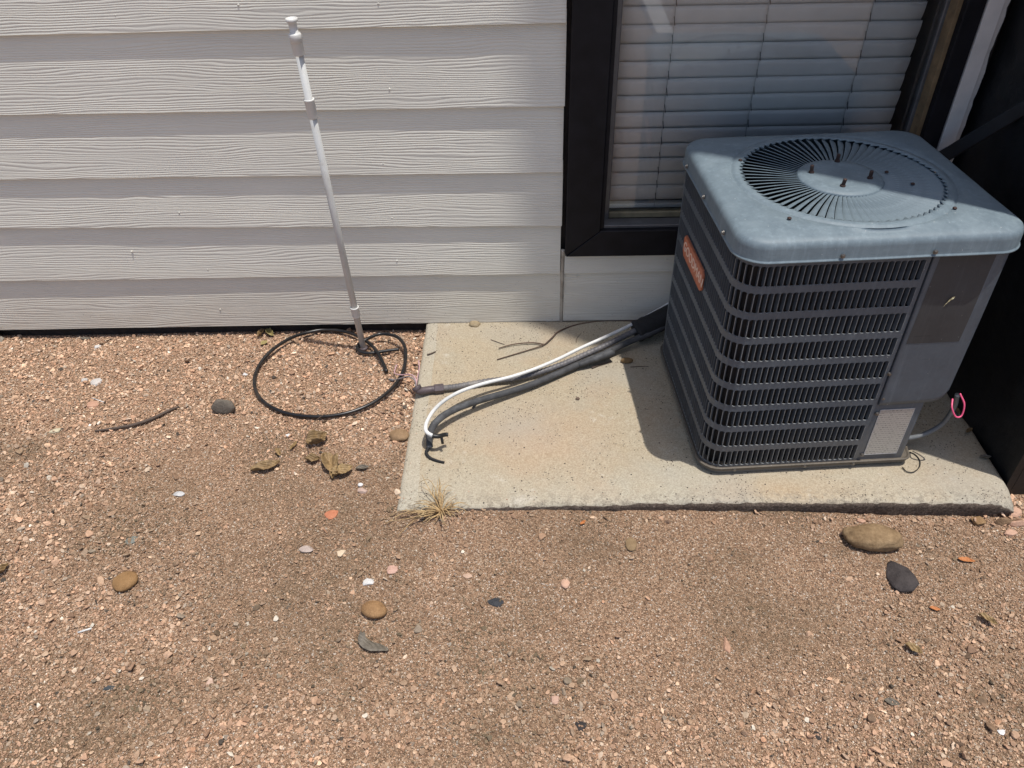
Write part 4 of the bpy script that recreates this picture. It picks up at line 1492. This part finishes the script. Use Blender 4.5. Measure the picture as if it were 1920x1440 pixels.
stone('pebble', 1183, 1022, 22, 27, 0.35, (0.16, 0.105, 0.055), (0.28, 0.20, 0.115), 'translucent olive tan pebble in fine gravel below the slab', seed=15, ang=0.15)
stone('pebble', 1060, 1096, 17, 20, 0.45, (0.46, 0.28, 0.19), (0.58, 0.39, 0.29), 'pale pink pebble in the middle of the fine gravel', seed=16)
stone('white_chip', 690, 1093, 24, 17, 0.45, (0.62, 0.61, 0.58), (0.85, 0.84, 0.82), 'crumbly white plaster chip above the smooth oval tan pebble', 'chip', seed=17, ang=0.6)
stone('black_scrap', 928, 1128, 30, 20, 0.16, (0.020, 0.022, 0.026), (0.055, 0.058, 0.065), 'crumpled black scrap on the open gravel below the slab', 'scrap', seed=18, ang=0.8)
stone('brick_chip', 622, 966, 27, 20, 0.30, (0.36, 0.125, 0.065), (0.52, 0.22, 0.125), 'orange red brick chip left of the dry grass', 'chip', seed=19, ang=0.5)
stone('stone', 576, 1031, 28, 18, 0.45, (0.30, 0.235, 0.20), (0.50, 0.42, 0.37), 'pale pinkish grey stone below the curled leaves', seed=20)
stone('slate_chip', 248, 1012, 24, 16, 0.12, (0.11, 0.125, 0.11), (0.20, 0.215, 0.195), 'thin grey green slate chip on the left gravel', 'chip', seed=21, ang=0.3)
stone('white_chip', 337, 927, 22, 14, 0.4, (0.42, 0.42, 0.42), (0.72, 0.71, 0.70), 'white grey stone chip with a dark notch on the left gravel', 'chip', seed=22, ang=0.6)
stone('pebble', 676, 911, 10, 9, 0.7, (0.55, 0.54, 0.52), (0.80, 0.79, 0.77), 'small bright white pebble just below the curled leaf cluster', seed=23)
stone('stone', 680, 921, 20, 16, 0.5, (0.36, 0.25, 0.20), (0.52, 0.40, 0.34), 'flat pink stone just below the small white pebble and leaves', seed=24)
stone('pale_chip', 105, 809, 20, 12, 0.3, (0.42, 0.37, 0.25), (0.56, 0.51, 0.38), 'pale yellow flat chip left of the long twig', 'chip', seed=25, ang=0.5)
stone('stone', 174, 760, 20, 15, 0.4, (0.36, 0.20, 0.13), (0.50, 0.31, 0.22), 'square salmon pink stone above the long twig', seed=26, ang=0.5)
stone('white_chip', 183, 716, 20, 17, 0.4, (0.48, 0.45, 0.42), (0.70, 0.66, 0.62), 'white quartz chip upper one of two on the left gravel', 'chip', seed=27, ang=0.6)
stone('white_chip', 158, 715, 14, 11, 0.5, (0.46, 0.43, 0.40), (0.66, 0.63, 0.60), 'small white quartz chip left of the larger quartz chip', 'chip', seed=28, ang=0.6)
stone('white_chip', 184, 651, 13, 9, 0.4, (0.55, 0.53, 0.50), (0.76, 0.74, 0.72), 'bright white chip near the siding foot at left', 'chip', seed=29, ang=0.5)
stone('white_chip', 541, 818, 13, 9, 0.4, (0.62, 0.61, 0.59), (0.84, 0.83, 0.82), 'bright white chip just above the small curled leaf', 'chip', seed=30, ang=0.5)
stone('white_chip', 460, 703, 10, 8, 0.5, (0.58, 0.57, 0.56), (0.8, 0.8, 0.79), 'white chip just outside the left of the hose loop', 'chip', seed=31, ang=0.5)
stone('white_chip', 1877, 1372, 16, 10, 0.25, (0.74, 0.74, 0.74), (0.9, 0.9, 0.9), 'bright white chip near the lower right corner', 'chip', seed=32, ang=0.5)
stone('black_scrap', 1089, 1361, 20, 19, 0.3, (0.022, 0.020, 0.020), (0.05, 0.045, 0.045), 'black charcoal lump near the bottom middle of the gravel', 'scrap', seed=33, ang=0.6)
stone('black_scrap', 1533, 1381, 16, 15, 0.3, (0.020, 0.018, 0.018), (0.05, 0.045, 0.042), 'black charcoal lump near the bottom right of the gravel', 'scrap', seed=34, ang=0.6)
stone('slate_chip', 206, 1291, 20, 10, 0.2, (0.035, 0.04, 0.045), (0.08, 0.09, 0.095), 'small dark slate chip near the bottom left', 'chip', seed=35, ang=0.4)
stone('stone', 393, 1281, 17, 19, 0.4, (0.42, 0.29, 0.22), (0.56, 0.42, 0.34), 'pink angular stone near the bottom left of the gravel', seed=36, ang=0.5)
stone('stone', 1040, 1312, 20, 20, 0.45, (0.36, 0.22, 0.16), (0.52, 0.36, 0.28), 'rounded pink stone right of the bottom middle', seed=37, ang=0.4)
stone('stone', 877, 1080, 18, 13, 0.4, (0.40, 0.27, 0.19), (0.54, 0.39, 0.29), 'flat peach stone above the crumpled black scrap', seed=38, ang=0.4)
stone('stone', 640, 1037, 17, 17, 0.5, (0.50, 0.39, 0.27), (0.64, 0.52, 0.38), 'cream stone above the white plaster chip', seed=39, ang=0.5)
stone('stone', 1363, 1210, 17, 30, 0.35, (0.34, 0.19, 0.125), (0.46, 0.29, 0.20), 'long salmon stone in the fine gravel at lower right', seed=40, ang=0.4)
stone('stone', 735, 1068, 22, 24, 0.35, (0.42, 0.25, 0.19), (0.54, 0.36, 0.29), 'broad flat pink stone right of the white plaster chip', seed=41, ang=0.4)
for i, (px, py, ww, hh, lab) in enumerate(((1900, 962, 26, 20, 'upper of the salmon stones by the slab corner'), (1907, 985, 30, 14, 'flat pink stone below the slab corner at the right edge'), (1893, 1002, 24, 16, 'orange pink stone just under the slab corner stones'), (1725, 957, 24, 12, 'pink stone lying against the slab front edge'), (1615, 978, 18, 12, 'peach stone above the large tan stone'))):
    stone('stone', px, py, ww, hh, 0.5, (0.40, 0.235, 0.16), (0.56, 0.37, 0.27), lab, seed=50 + i, ang=0.45)

# ------------------------------------------------------------------ dry leaves
LM = [mat_leaf('dry_leaf_olive', (0.125, 0.080, 0.038), (0.36, 0.245, 0.120)), mat_leaf('dry_leaf_tan', (0.20, 0.13, 0.06), (0.42, 0.30, 0.15)), mat_leaf('dry_leaf_orange', (0.40, 0.14, 0.045), (0.55, 0.24, 0.09)), mat_leaf('dry_leaf_grey', (0.10, 0.085, 0.065), (0.20, 0.175, 0.14)), mat_leaf('dry_leaf_yellow', (0.24, 0.19, 0.07), (0.44, 0.37, 0.17))]
def leaf(px, py, ln, wd, rot, curl, mi, label, fold=0.5, tw=0.0, seed=0, lift=0.004, name='dry_leaf', on=None):
    p = L(px, py, on) if on is not None else G(px, py)
    nl, nw = 22, 12
    v, f = [], []
    for i in range(nl + 1):
        u = i / nl
        ww = wd * (math.sin(math.pi * u ** 0.85) ** 0.8 + 0.03)
        for k in range(nw + 1):
            q = 2 * k / nw - 1
            x = (u - 0.5) * ln
            y = q * ww / 2
            z = abs(q) ** 1.5 * ww * fold * (0.8 + 0.5 * noise.noise(Vector((u * 3, seed, q)))) + curl * ln * (2 * u - 1) ** 2
            z += 0.13 * wd * noise.noise(Vector((u * 6 + seed, q * 2.2, seed * 2.0))) + 0.09 * wd * noise.noise(Vector((u * 16 + seed, q * 6, seed * 2.0))) - 0.05 * wd * max(0, 1 - abs(q) * 3)
            y *= 1 - 0.35 * fold
            an = tw * (u - 0.5)
            y, z = y * math.cos(an) - z * math.sin(an), y * math.sin(an) + z * math.cos(an)
            v.append((x, y + 0.12 * wd * noise.noise(Vector((u * 2.5, seed * 1.3, 0))), z))
    for i in range(nl):
        for k in range(nw):
            a = i * (nw + 1) + k
            f.append((a, a + 1, a + nw + 2, a + nw + 1))
    o = mesh_obj(name, v, f, LM[mi], None, True)
    md = o.modifiers.new('thickness', 'SOLIDIFY')
    md.thickness = 0.0004
    zmin = min(q[2] for q in v)
    o.location = (p.x, p.y, p.z - zmin + lift)
    o.rotation_euler = (0, 0, rot)
    tag(o, label, 'leaf')
    return o

leaf(500, 881, 0.078, 0.036, R(28), 0.10, 0, 'long olive brown folded leaf left of the curled leaf cluster', 0.45, 0.5, 1)
leaf(523, 853, 0.034, 0.016, R(-50), 0.15, 1, 'small curled tan leaf above the long folded leaf', 0.6, 0.5, 2)
leaf(552, 840, 0.034, 0.014, R(75), 0.12, 1, 'small upright tan leaf left of the bare stem', 0.6, 0.4, 3)
leaf(598, 832, 0.060, 0.054, R(60), 0.22, 0, 'crumpled dark olive leaf topmost of the curled leaf cluster', 0.55, 0.9, 4)
leaf(588, 866, 0.040, 0.030, R(10), 0.20, 0, 'dark crumpled leaf at the foot of the bare stem', 0.5, 0.8, 5)
leaf(622, 876, 0.082, 0.052, R(-50), 0.12, 0, 'large wrinkled olive leaf in the middle of the leaf cluster', 0.4, 0.7, 6)
leaf(644, 890, 0.056, 0.044, R(35), 0.14, 1, 'tan edged leaf at the right of the curled leaf cluster', 0.45, 0.5, 7)
leaf(626, 893, 0.036, 0.022, R(-80), 0.14, 0, 'small olive leaf hanging below the wrinkled leaf', 0.6, 0.5, 8)
leaf(680, 881, 0.036, 0.018, R(12), 0.10, 3, 'flat grey brown leaf rightmost beside the leaf cluster', 0.4, 0.3, 9)
leaf(507, 629, 0.050, 0.026, R(-40), 0.12, 4, 'yellow brown folded leaf at the siding foot above the hose', 0.6, 0.6, 10)
leaf(491, 630, 0.044, 0.022, R(80), 0.16, 0, 'dark olive leaf standing beside the yellow brown leaf at the siding foot', 0.7, 0.5, 11)
leaf(497, 647, 0.026, 0.022, R(70), 0.08, 4, 'small yellow leaf touching the top left of the hose loop', 0.3, 0.2, 12)
leaf(1810, 1053, 0.038, 0.015, R(-12), 0.05, 2, 'bright orange leaf on the gravel right of the black stone', 0.25, 0.1, 13)
leaf(1752, 1144, 0.024, 0.011, R(-14), 0.05, 2, 'small orange leaf sliver right of the flat black stone', 0.3, 0.2, 14)
leaf(1848, 1168, 0.040, 0.019, R(-40), 0.12, 1, 'curled tan leaf near the right edge with a dark shadow', 0.5, 0.8, 15, 0.008)
leaf(1710, 1222, 0.036, 0.022, R(-35), 0.12, 1, 'pale tan curled leaf above the lower right gravel', 0.5, 0.4, 16, 0.006)
leaf(1672, 1318, 0.030, 0.016, R(-15), 0.06, 3, 'dull olive leaf half covered by the lower right gravel', 0.25, 0.2, 17, 0.0)
leaf(162, 637, 0.040, 0.014, R(-8), 0.05, 3, 'dark brown flat leaf by the siding foot at left', 0.15, 0.1, 18)
leaf(4, 1076, 0.046, 0.026, R(70), 0.15, 0, 'dark olive leaf cut by the left edge of the view', 0.6, 0.5, 19)
leaf(1093, 983, 0.018, 0.010, R(50), 0.1, 2, 'tiny pink red petal on the gravel below the slab front', 0.4, 0.3, 20)
# grey curled scrap: crescent of bark
p = G(700, 1213)
cpth = crom([G(680, 1186, 0.012), G(680, 1202, 0.006), G(694, 1213, 0.006), (G(712, 1216, 0.006)), G(728, 1220, 0.006)], 5)
v, f = [], []
for i, q in enumerate(cpth):
    u = i / (len(cpth) - 1)
    ww = 0.011 * math.sin(math.pi * (0.12 + 0.80 * u))
    tdir = (cpth[min(i + 1, len(cpth) - 1)] - cpth[max(0, i - 1)]).normalized()
    sd_ = tdir.cross(Vector((0, 0, 1))).normalized()
    v += [q - sd_ * ww + Vector((0, 0, 0.004)), q + Vector((0, 0, 0.001)), q + sd_ * ww + Vector((0, 0, 0.006))]
for i in range(len(cpth) - 1):
    for k in range(2):
        f.append((i * 3 + k, i * 3 + k + 1, i * 3 + k + 4, i * 3 + k + 3))
o = mesh_obj('bark_scrap', v, f, LM[3], None, True)
o.modifiers.new('thickness', 'SOLIDIFY').thickness = 0.0012
tag(o, 'grey crescent bark scrap below the smooth oval tan pebble', 'bark')
# twigs on the gravel
tw = tube('twig', crom([G(178, 808, 0.006), G(215, 803, 0.009), G(252, 796, 0.010), G(285, 785, 0.010), (G(312, 772, 0.008)), G(336, 762, 0.006)], 8), lambda u: 0.0022 + 0.0022 * math.sin(math.pi * u) ** 0.6, M['twig'], None, 8)
tag(tw, 'long dark curved twig on the gravel at left', 'twig')
tw = tube('bare_stem', crom([G(614, 772, 0.016), G(590, 790, 0.034), G(574, 806, 0.030), G(577, 838, 0.012), G(581, 862, 0.004)], 8), lambda u: 0.0010, M['stem'], None, 6)
tag(tw, 'thin bare stem standing over the hose beside the leaf cluster', 'stem')
tw = tube('white_straw', [G(146, 1186, 0.004), G(172, 1178, 0.006)], 0.0022, M['white_tube'], None, 6)
tag(tw, 'short white plastic stick on the lower left gravel', 'stick')
tw = tube('white_straw', [G(172, 746, 0.004), G(195, 754, 0.006)], 0.0012, M['white_tube'], None, 6)
tag(tw, 'thin white sliver between the quartz chips and the twig', 'stick')
# pale rough block at the very left end of the siding foot
p = G(-8, 632)
bm = box_bm(-0.03, 0.034, -0.02, 0.02, 0, 0.07, 0.006, 2)
bmesh.ops.subdivide_edges(bm, edges=list(bm.edges), cuts=2, use_grid_fill=True)
for vv in bm.verts:
    vv.co += Vector((1, 1, 1)) * 0.004 * noise.noise(vv.co * 60)
o = bm_obj('trim_block', bm, M['caulk'], None)
o.location = (p.x, 2.035, p.z - 0.005)
tag(o, 'pale broken block at the siding foot on the left edge', 'block')
# dry grass tuft at the slab front
tc = G(828, 963)
v, f = [], []
rng = random.Random(5)
for i in range(70):
    a = rng.uniform(0, 2 * math.pi)
    ln = rng.uniform(0.03, 0.075)
    if math.sin(a) < -0.2: ln *= 0.95
    if i < 10:
        a, ln = R(rng.uniform(185, 215)), rng.uniform(0.08, 0.15)
    elif i < 16:
        a, ln = R(rng.uniform(95, 140)), rng.uniform(0.07, 0.11)
    h = rng.uniform(0.1, 0.7) * ln * (0.35 if i < 10 else 1.0)
    P_ = []
    w1, w2 = rng.uniform(-0.5, 0.5), rng.uniform(-1.3, 1.3)
    x = y = 0
    for k in range(8):
        u = k / 7
        aa = a + w1 * u + w2 * u * u
        P_.append(Vector((tc.x + x, tc.y + y, tc.z + 0.006 + h * math.sin(u * 2.3) + 0.004 * math.sin(u * 9 + i) * u)))
        x += math.cos(aa) * ln / 7
        y += math.sin(aa) * ln / 7
    r0 = rng.uniform(0.0007, 0.0020)
    p2 = []
    for q in P_:       # keep blades above slab and gravel
        if q.y > 1.272: q.z = max(q.z, SLABZ + 0.003)
        p2.append(q - tc)
    va, fa = tube_data(p2, lambda u: r0 * (1 - 0.75 * u) + 0.0002, 5, len(v))
    v += va
    f += fa
o = mesh_obj('grass_tuft', v, f, M['straw'], None, True)
o.location = tc
tag(o, 'dry straw coloured grass tuft at the front left corner of the slab', 'grass tuft')
# litter against the foot of the black wall
for i, (yy, lab) in enumerate(((1.42, 'dull leaf at the foot of the black wall nearest the slab corner'), (1.52, 'dull leaf at the foot of the black wall beside the pink wire'), (1.60, 'dull leaf at the foot of the black wall farthest from the slab corner'))):
    o = leaf(0, 0, 0.03, 0.013, 0.7 * i, 0.1, (3, 0, 1)[i], lab, 0.5, 0.5, 70 + i, 0.001, on=SLABZ)
    o.location = (1.192 + 0.004 * i, yy, SLABZ + 0.006)

# ------------------------------------------------------------------ gravel: loose crushed granite over the soil
gcol = bpy.data.collections.new('gravel_grains')     # source grains, kept out of the scene
NVAR = 9
for i in range(NVAR):
    bm = bmesh.new()
    bmesh.ops.create_icosphere(bm, subdivisions=2 if i < 3 else 1, radius=1.0)
    rr = random.Random(i)
    sc = Vector((rr.uniform(0.8, 1.3), rr.uniform(0.7, 1.0), rr.uniform(0.45, 0.75)))
    pl_ = [(Vector((rr.gauss(0, 1), rr.gauss(0, 1), rr.gauss(0, 1))).normalized(), rr.uniform(0.34, 0.70)) for _ in range(9)]
    for vv in bm.verts:
        c = vv.co.copy()
        for (nn_, d) in pl_:      # broken faces
            k = c.dot(nn_)
            if k > d: c -= nn_ * (k - d)
        vv.co = Vector((c.x * sc.x, c.y * sc.y, c.z * sc.z))
    me = bpy.data.meshes.new('grain')
    bm.to_mesh(me)
    bm.free()
    me.materials.append(M['gravel'])
    gcol.objects.link(bpy.data.objects.new('grain', me))

rs = np.random.RandomState(11)


def vnoise(x, y, s, seed):
    r_ = np.random.RandomState(seed)
    tab = r_.rand(64, 64)
    X, Y = x * s + 20.3, y * s + 17.7
    xi, yi = np.floor(X).astype(int), np.floor(Y).astype(int)
    fx, fy = X - xi, Y - yi
    fx, fy = fx * fx * (3 - 2 * fx), fy * fy * (3 - 2 * fy)
    g = lambda a, b: tab[a % 64, b % 64]
    return (g(xi, yi) * (1 - fx) + g(xi + 1, yi) * fx) * (1 - fy) + (g(xi, yi + 1) * (1 - fx) + g(xi + 1, yi + 1) * fx) * fy


NG = 540000
gx = rs.uniform(-2.35, 2.2, NG)
gy = rs.uniform(0.30, 2.070, NG)
# keep where the view (and a step aside of it) can see; drop what the slab and walls cover
keep = ~((gx > -0.310) & (gx < 1.20) & (gy > 1.274)) & ~((gx > 1.21) & (gy > 1.335))
keep &= (np.abs(gx) < 0.55 + gy * 0.95)
gx, gy = gx[keep], gy[keep]
def fbm(x, y, sc, seed, oc=4, gain=0.58):
    t_, am, tot = 0, 1.0, 0
    for o_ in range(oc):
        t_ = t_ + am * vnoise(x, y, sc * 2.1 ** o_, seed + o_ * 7)
        tot += am
        am *= gain
    return t_ / tot


def hump(cx_, cy_, rx, ry):
    return np.exp(-((gx - cx_) / rx) ** 2 - ((gy - cy_) / ry) ** 2)


fineness = fbm(gx, gy, 1.8, 1) + 0.34 * hump(0.32, 1.05, 0.50, 0.26) + 0.10 * hump(-0.3, 0.95, 0.3, 0.2) - 0.12 * (gy > 1.5) - 0.05
fineness = np.clip((fineness - 0.42) / 0.30, 0, 1)
n = len(gx)
size = np.exp(rs.normal(0, 0.36, n)) * (0.00258 - 0.0010 * fineness)
big = rs.rand(n) < (0.014 - 0.008 * fineness)
size[big] *= rs.uniform(1.6, 2.5, big.sum())
near_edge = (gx > -0.36) & (gx < 1.25) & (gy > 1.24)
size[near_edge & (rs.rand(n) < 0.08)] *= 2.0
size = np.clip(size, 0.0011, 0.011)
zz = np.empty(n)
# height of the sheet, sampled on a grid
gs = 160
gxx, gyy = np.linspace(-2.4, 2.3, gs), np.linspace(0.25, 2.15, gs)
hz = np.array([[gz(a, b) for a in gxx] for b in gyy])
fi = (gx + 2.4) / 4.7 * (gs - 1)
fj = (gy - 0.25) / 1.9 * (gs - 1)
i0, j0 = fi.astype(int), fj.astype(int)
i0, j0 = np.clip(i0, 0, gs - 2), np.clip(j0, 0, gs - 2)
a_, b_ = fi - i0, fj - j0
zz = (hz[j0, i0] * (1 - a_) + hz[j0, i0 + 1] * a_) * (1 - b_) + (hz[j0 + 1, i0] * (1 - a_) + hz[j0 + 1, i0 + 1] * a_) * b_
zz += size * rs.uniform(-0.1, 0.85, n)
pal = np.array([(0.58, 0.375, 0.265), (0.63, 0.425, 0.30), (0.54, 0.335, 0.23), (0.66, 0.475, 0.35), (0.46, 0.285, 0.19), (0.56, 0.40, 0.305), (0.38, 0.235, 0.16), (0.70, 0.55, 0.44), (0.42, 0.345, 0.29), (0.27, 0.18, 0.125), (0.57, 0.32, 0.20), (0.74, 0.69, 0.63), (0.09, 0.075, 0.066)])
wts = np.array([18, 15, 14, 10, 11, 9, 8, 5, 4, 5, 1.6, 1.3, 2.4])
ci = rs.choice(len(pal), n, p=wts / wts.sum())
tone = pal[ci] * np.array([0.83, 0.80, 0.71]) * np.clip(np.exp(rs.normal(-0.03, 0.20, (n, 1))), 0.45, 1.5)
tone = tone * 0.88 + 0.12 * tone.mean(axis=1, keepdims=True)
# soil washed between and over the grains, in irregular patches
n_sl = 420
sxs = rs.uniform(-0.30, 1.19, n_sl)
sys_ = np.where(rs.rand(n_sl) < 0.55, 1.285 + rs.exponential(0.03, n_sl), rs.uniform(1.29, 2.04, n_sl))
edge_l = rs.rand(n_sl) < 0.22
sxs[edge_l] = -0.305 + rs.exponential(0.025, edge_l.sum())
soil = fbm(gx, gy, 2.6, 31, 5, 0.66) + 0.20 * hump(0.45, 1.02, 0.45, 0.22) + 0.09 * hump(-0.75, 1.30, 0.7, 0.14) + 0.10 * hump(-0.32, 1.25, 0.10, 0.25) + 0.07 * hump(0.8, 0.8, 0.3, 0.2) - 0.22 * np.clip((gy - 1.5) / 0.2, 0, 1) - 0.05 * hump(-0.9, 0.8, 0.3, 0.2) - 0.06 * hump(-0.15, 0.85, 0.25, 0.25)
soil = np.clip((soil - 0.44) / 0.24, 0, 1)[:, None]
k_ = soil * rs.uniform(0.15, 1.0, (n, 1)) * (0.60 + 0.9 * vnoise(gx, gy, 26.0, 77)[:, None]).clip(0, 1)
tone *= (1 + 0.10 * np.clip((gy - 1.4) / 0.3, 0, 1))[:, None]
tone = tone * (1 - k_) + np.array([0.118, 0.092, 0.056]) * k_
gx, gy = np.r_[gx, sxs], np.r_[gy, np.clip(sys_, 1.28, 2.04)]
zz = np.r_[zz, np.full(n_sl, SLABZ + 0.0008)]
size = np.r_[size, np.clip(np.exp(rs.normal(0, 0.45, n_sl)) * 0.0011, 0.0005, 0.0034)]
tone = np.r_[tone, pal[rs.choice(len(pal), n_sl, p=wts / wts.sum())] * rs.uniform(0.2, 0.9, (n_sl, 1))]
n = len(gx)
tone = np.c_[tone, np.ones(n)]
me = bpy.data.meshes.new('gravel')
me.vertices.add(n)
me.vertices.foreach_set('co', np.c_[gx, gy, zz].ravel().astype(np.float32))
def attr(nm, tp, arr, field):
    at = me.attributes.new(nm, tp, 'POINT')
    at.data.foreach_set(field, np.ascontiguousarray(arr).ravel())
attr('rot', 'FLOAT_VECTOR', np.c_[rs.normal(0, 0.45, n), rs.normal(0, 0.45, n), rs.uniform(0, 6.28, n)].astype(np.float32), 'vector')
attr('scl', 'FLOAT', size.astype(np.float32), 'value')
attr('pick', 'INT', np.where(size > 0.0045, rs.randint(0, 3, n), rs.randint(3, NVAR, n)).astype(np.int32), 'value')
attr('tone', 'FLOAT_COLOR', tone.astype(np.float32), 'color')
gob = bpy.data.objects.new('gravel', me)
link(gob)
tag(gob, 'loose pinkish brown crushed granite gravel covering the ground', 'gravel', kind='stuff')
ng = bpy.data.node_groups.new('gravel_scatter', 'GeometryNodeTree')
ng.interface.new_socket('Geometry', in_out='INPUT', socket_type='NodeSocketGeometry')
ng.interface.new_socket('Geometry', in_out='OUTPUT', socket_type='NodeSocketGeometry')
N = ng.nodes.new
gi, go = N('NodeGroupInput'), N('NodeGroupOutput')
iop = N('GeometryNodeInstanceOnPoints')
ci_ = N('GeometryNodeCollectionInfo')
ci_.inputs['Collection'].default_value = gcol
ci_.inputs['Separate Children'].default_value = True
ci_.inputs['Reset Children'].default_value = True
def named(nm, dt):
    a = N('GeometryNodeInputNamedAttribute')
    a.data_type = dt
    a.inputs[0].default_value = nm
    return [o_ for o_ in a.outputs if o_.enabled and o_.name == 'Attribute'][0]
e2r = N('FunctionNodeEulerToRotation')
lk = ng.links.new
lk(named('rot', 'FLOAT_VECTOR'), e2r.inputs[0])
lk(gi.outputs[0], iop.inputs['Points'])
lk(ci_.outputs[0], iop.inputs['Instance'])
iop.inputs['Pick Instance'].default_value = True
lk(named('pick', 'INT'), iop.inputs['Instance Index'])
lk(e2r.outputs[0], iop.inputs['Rotation'])
lk(named('scl', 'FLOAT'), iop.inputs['Scale'])
lk(iop.outputs[0], go.inputs[0])
gob.modifiers.new('scatter', 'NODES').node_group = ng
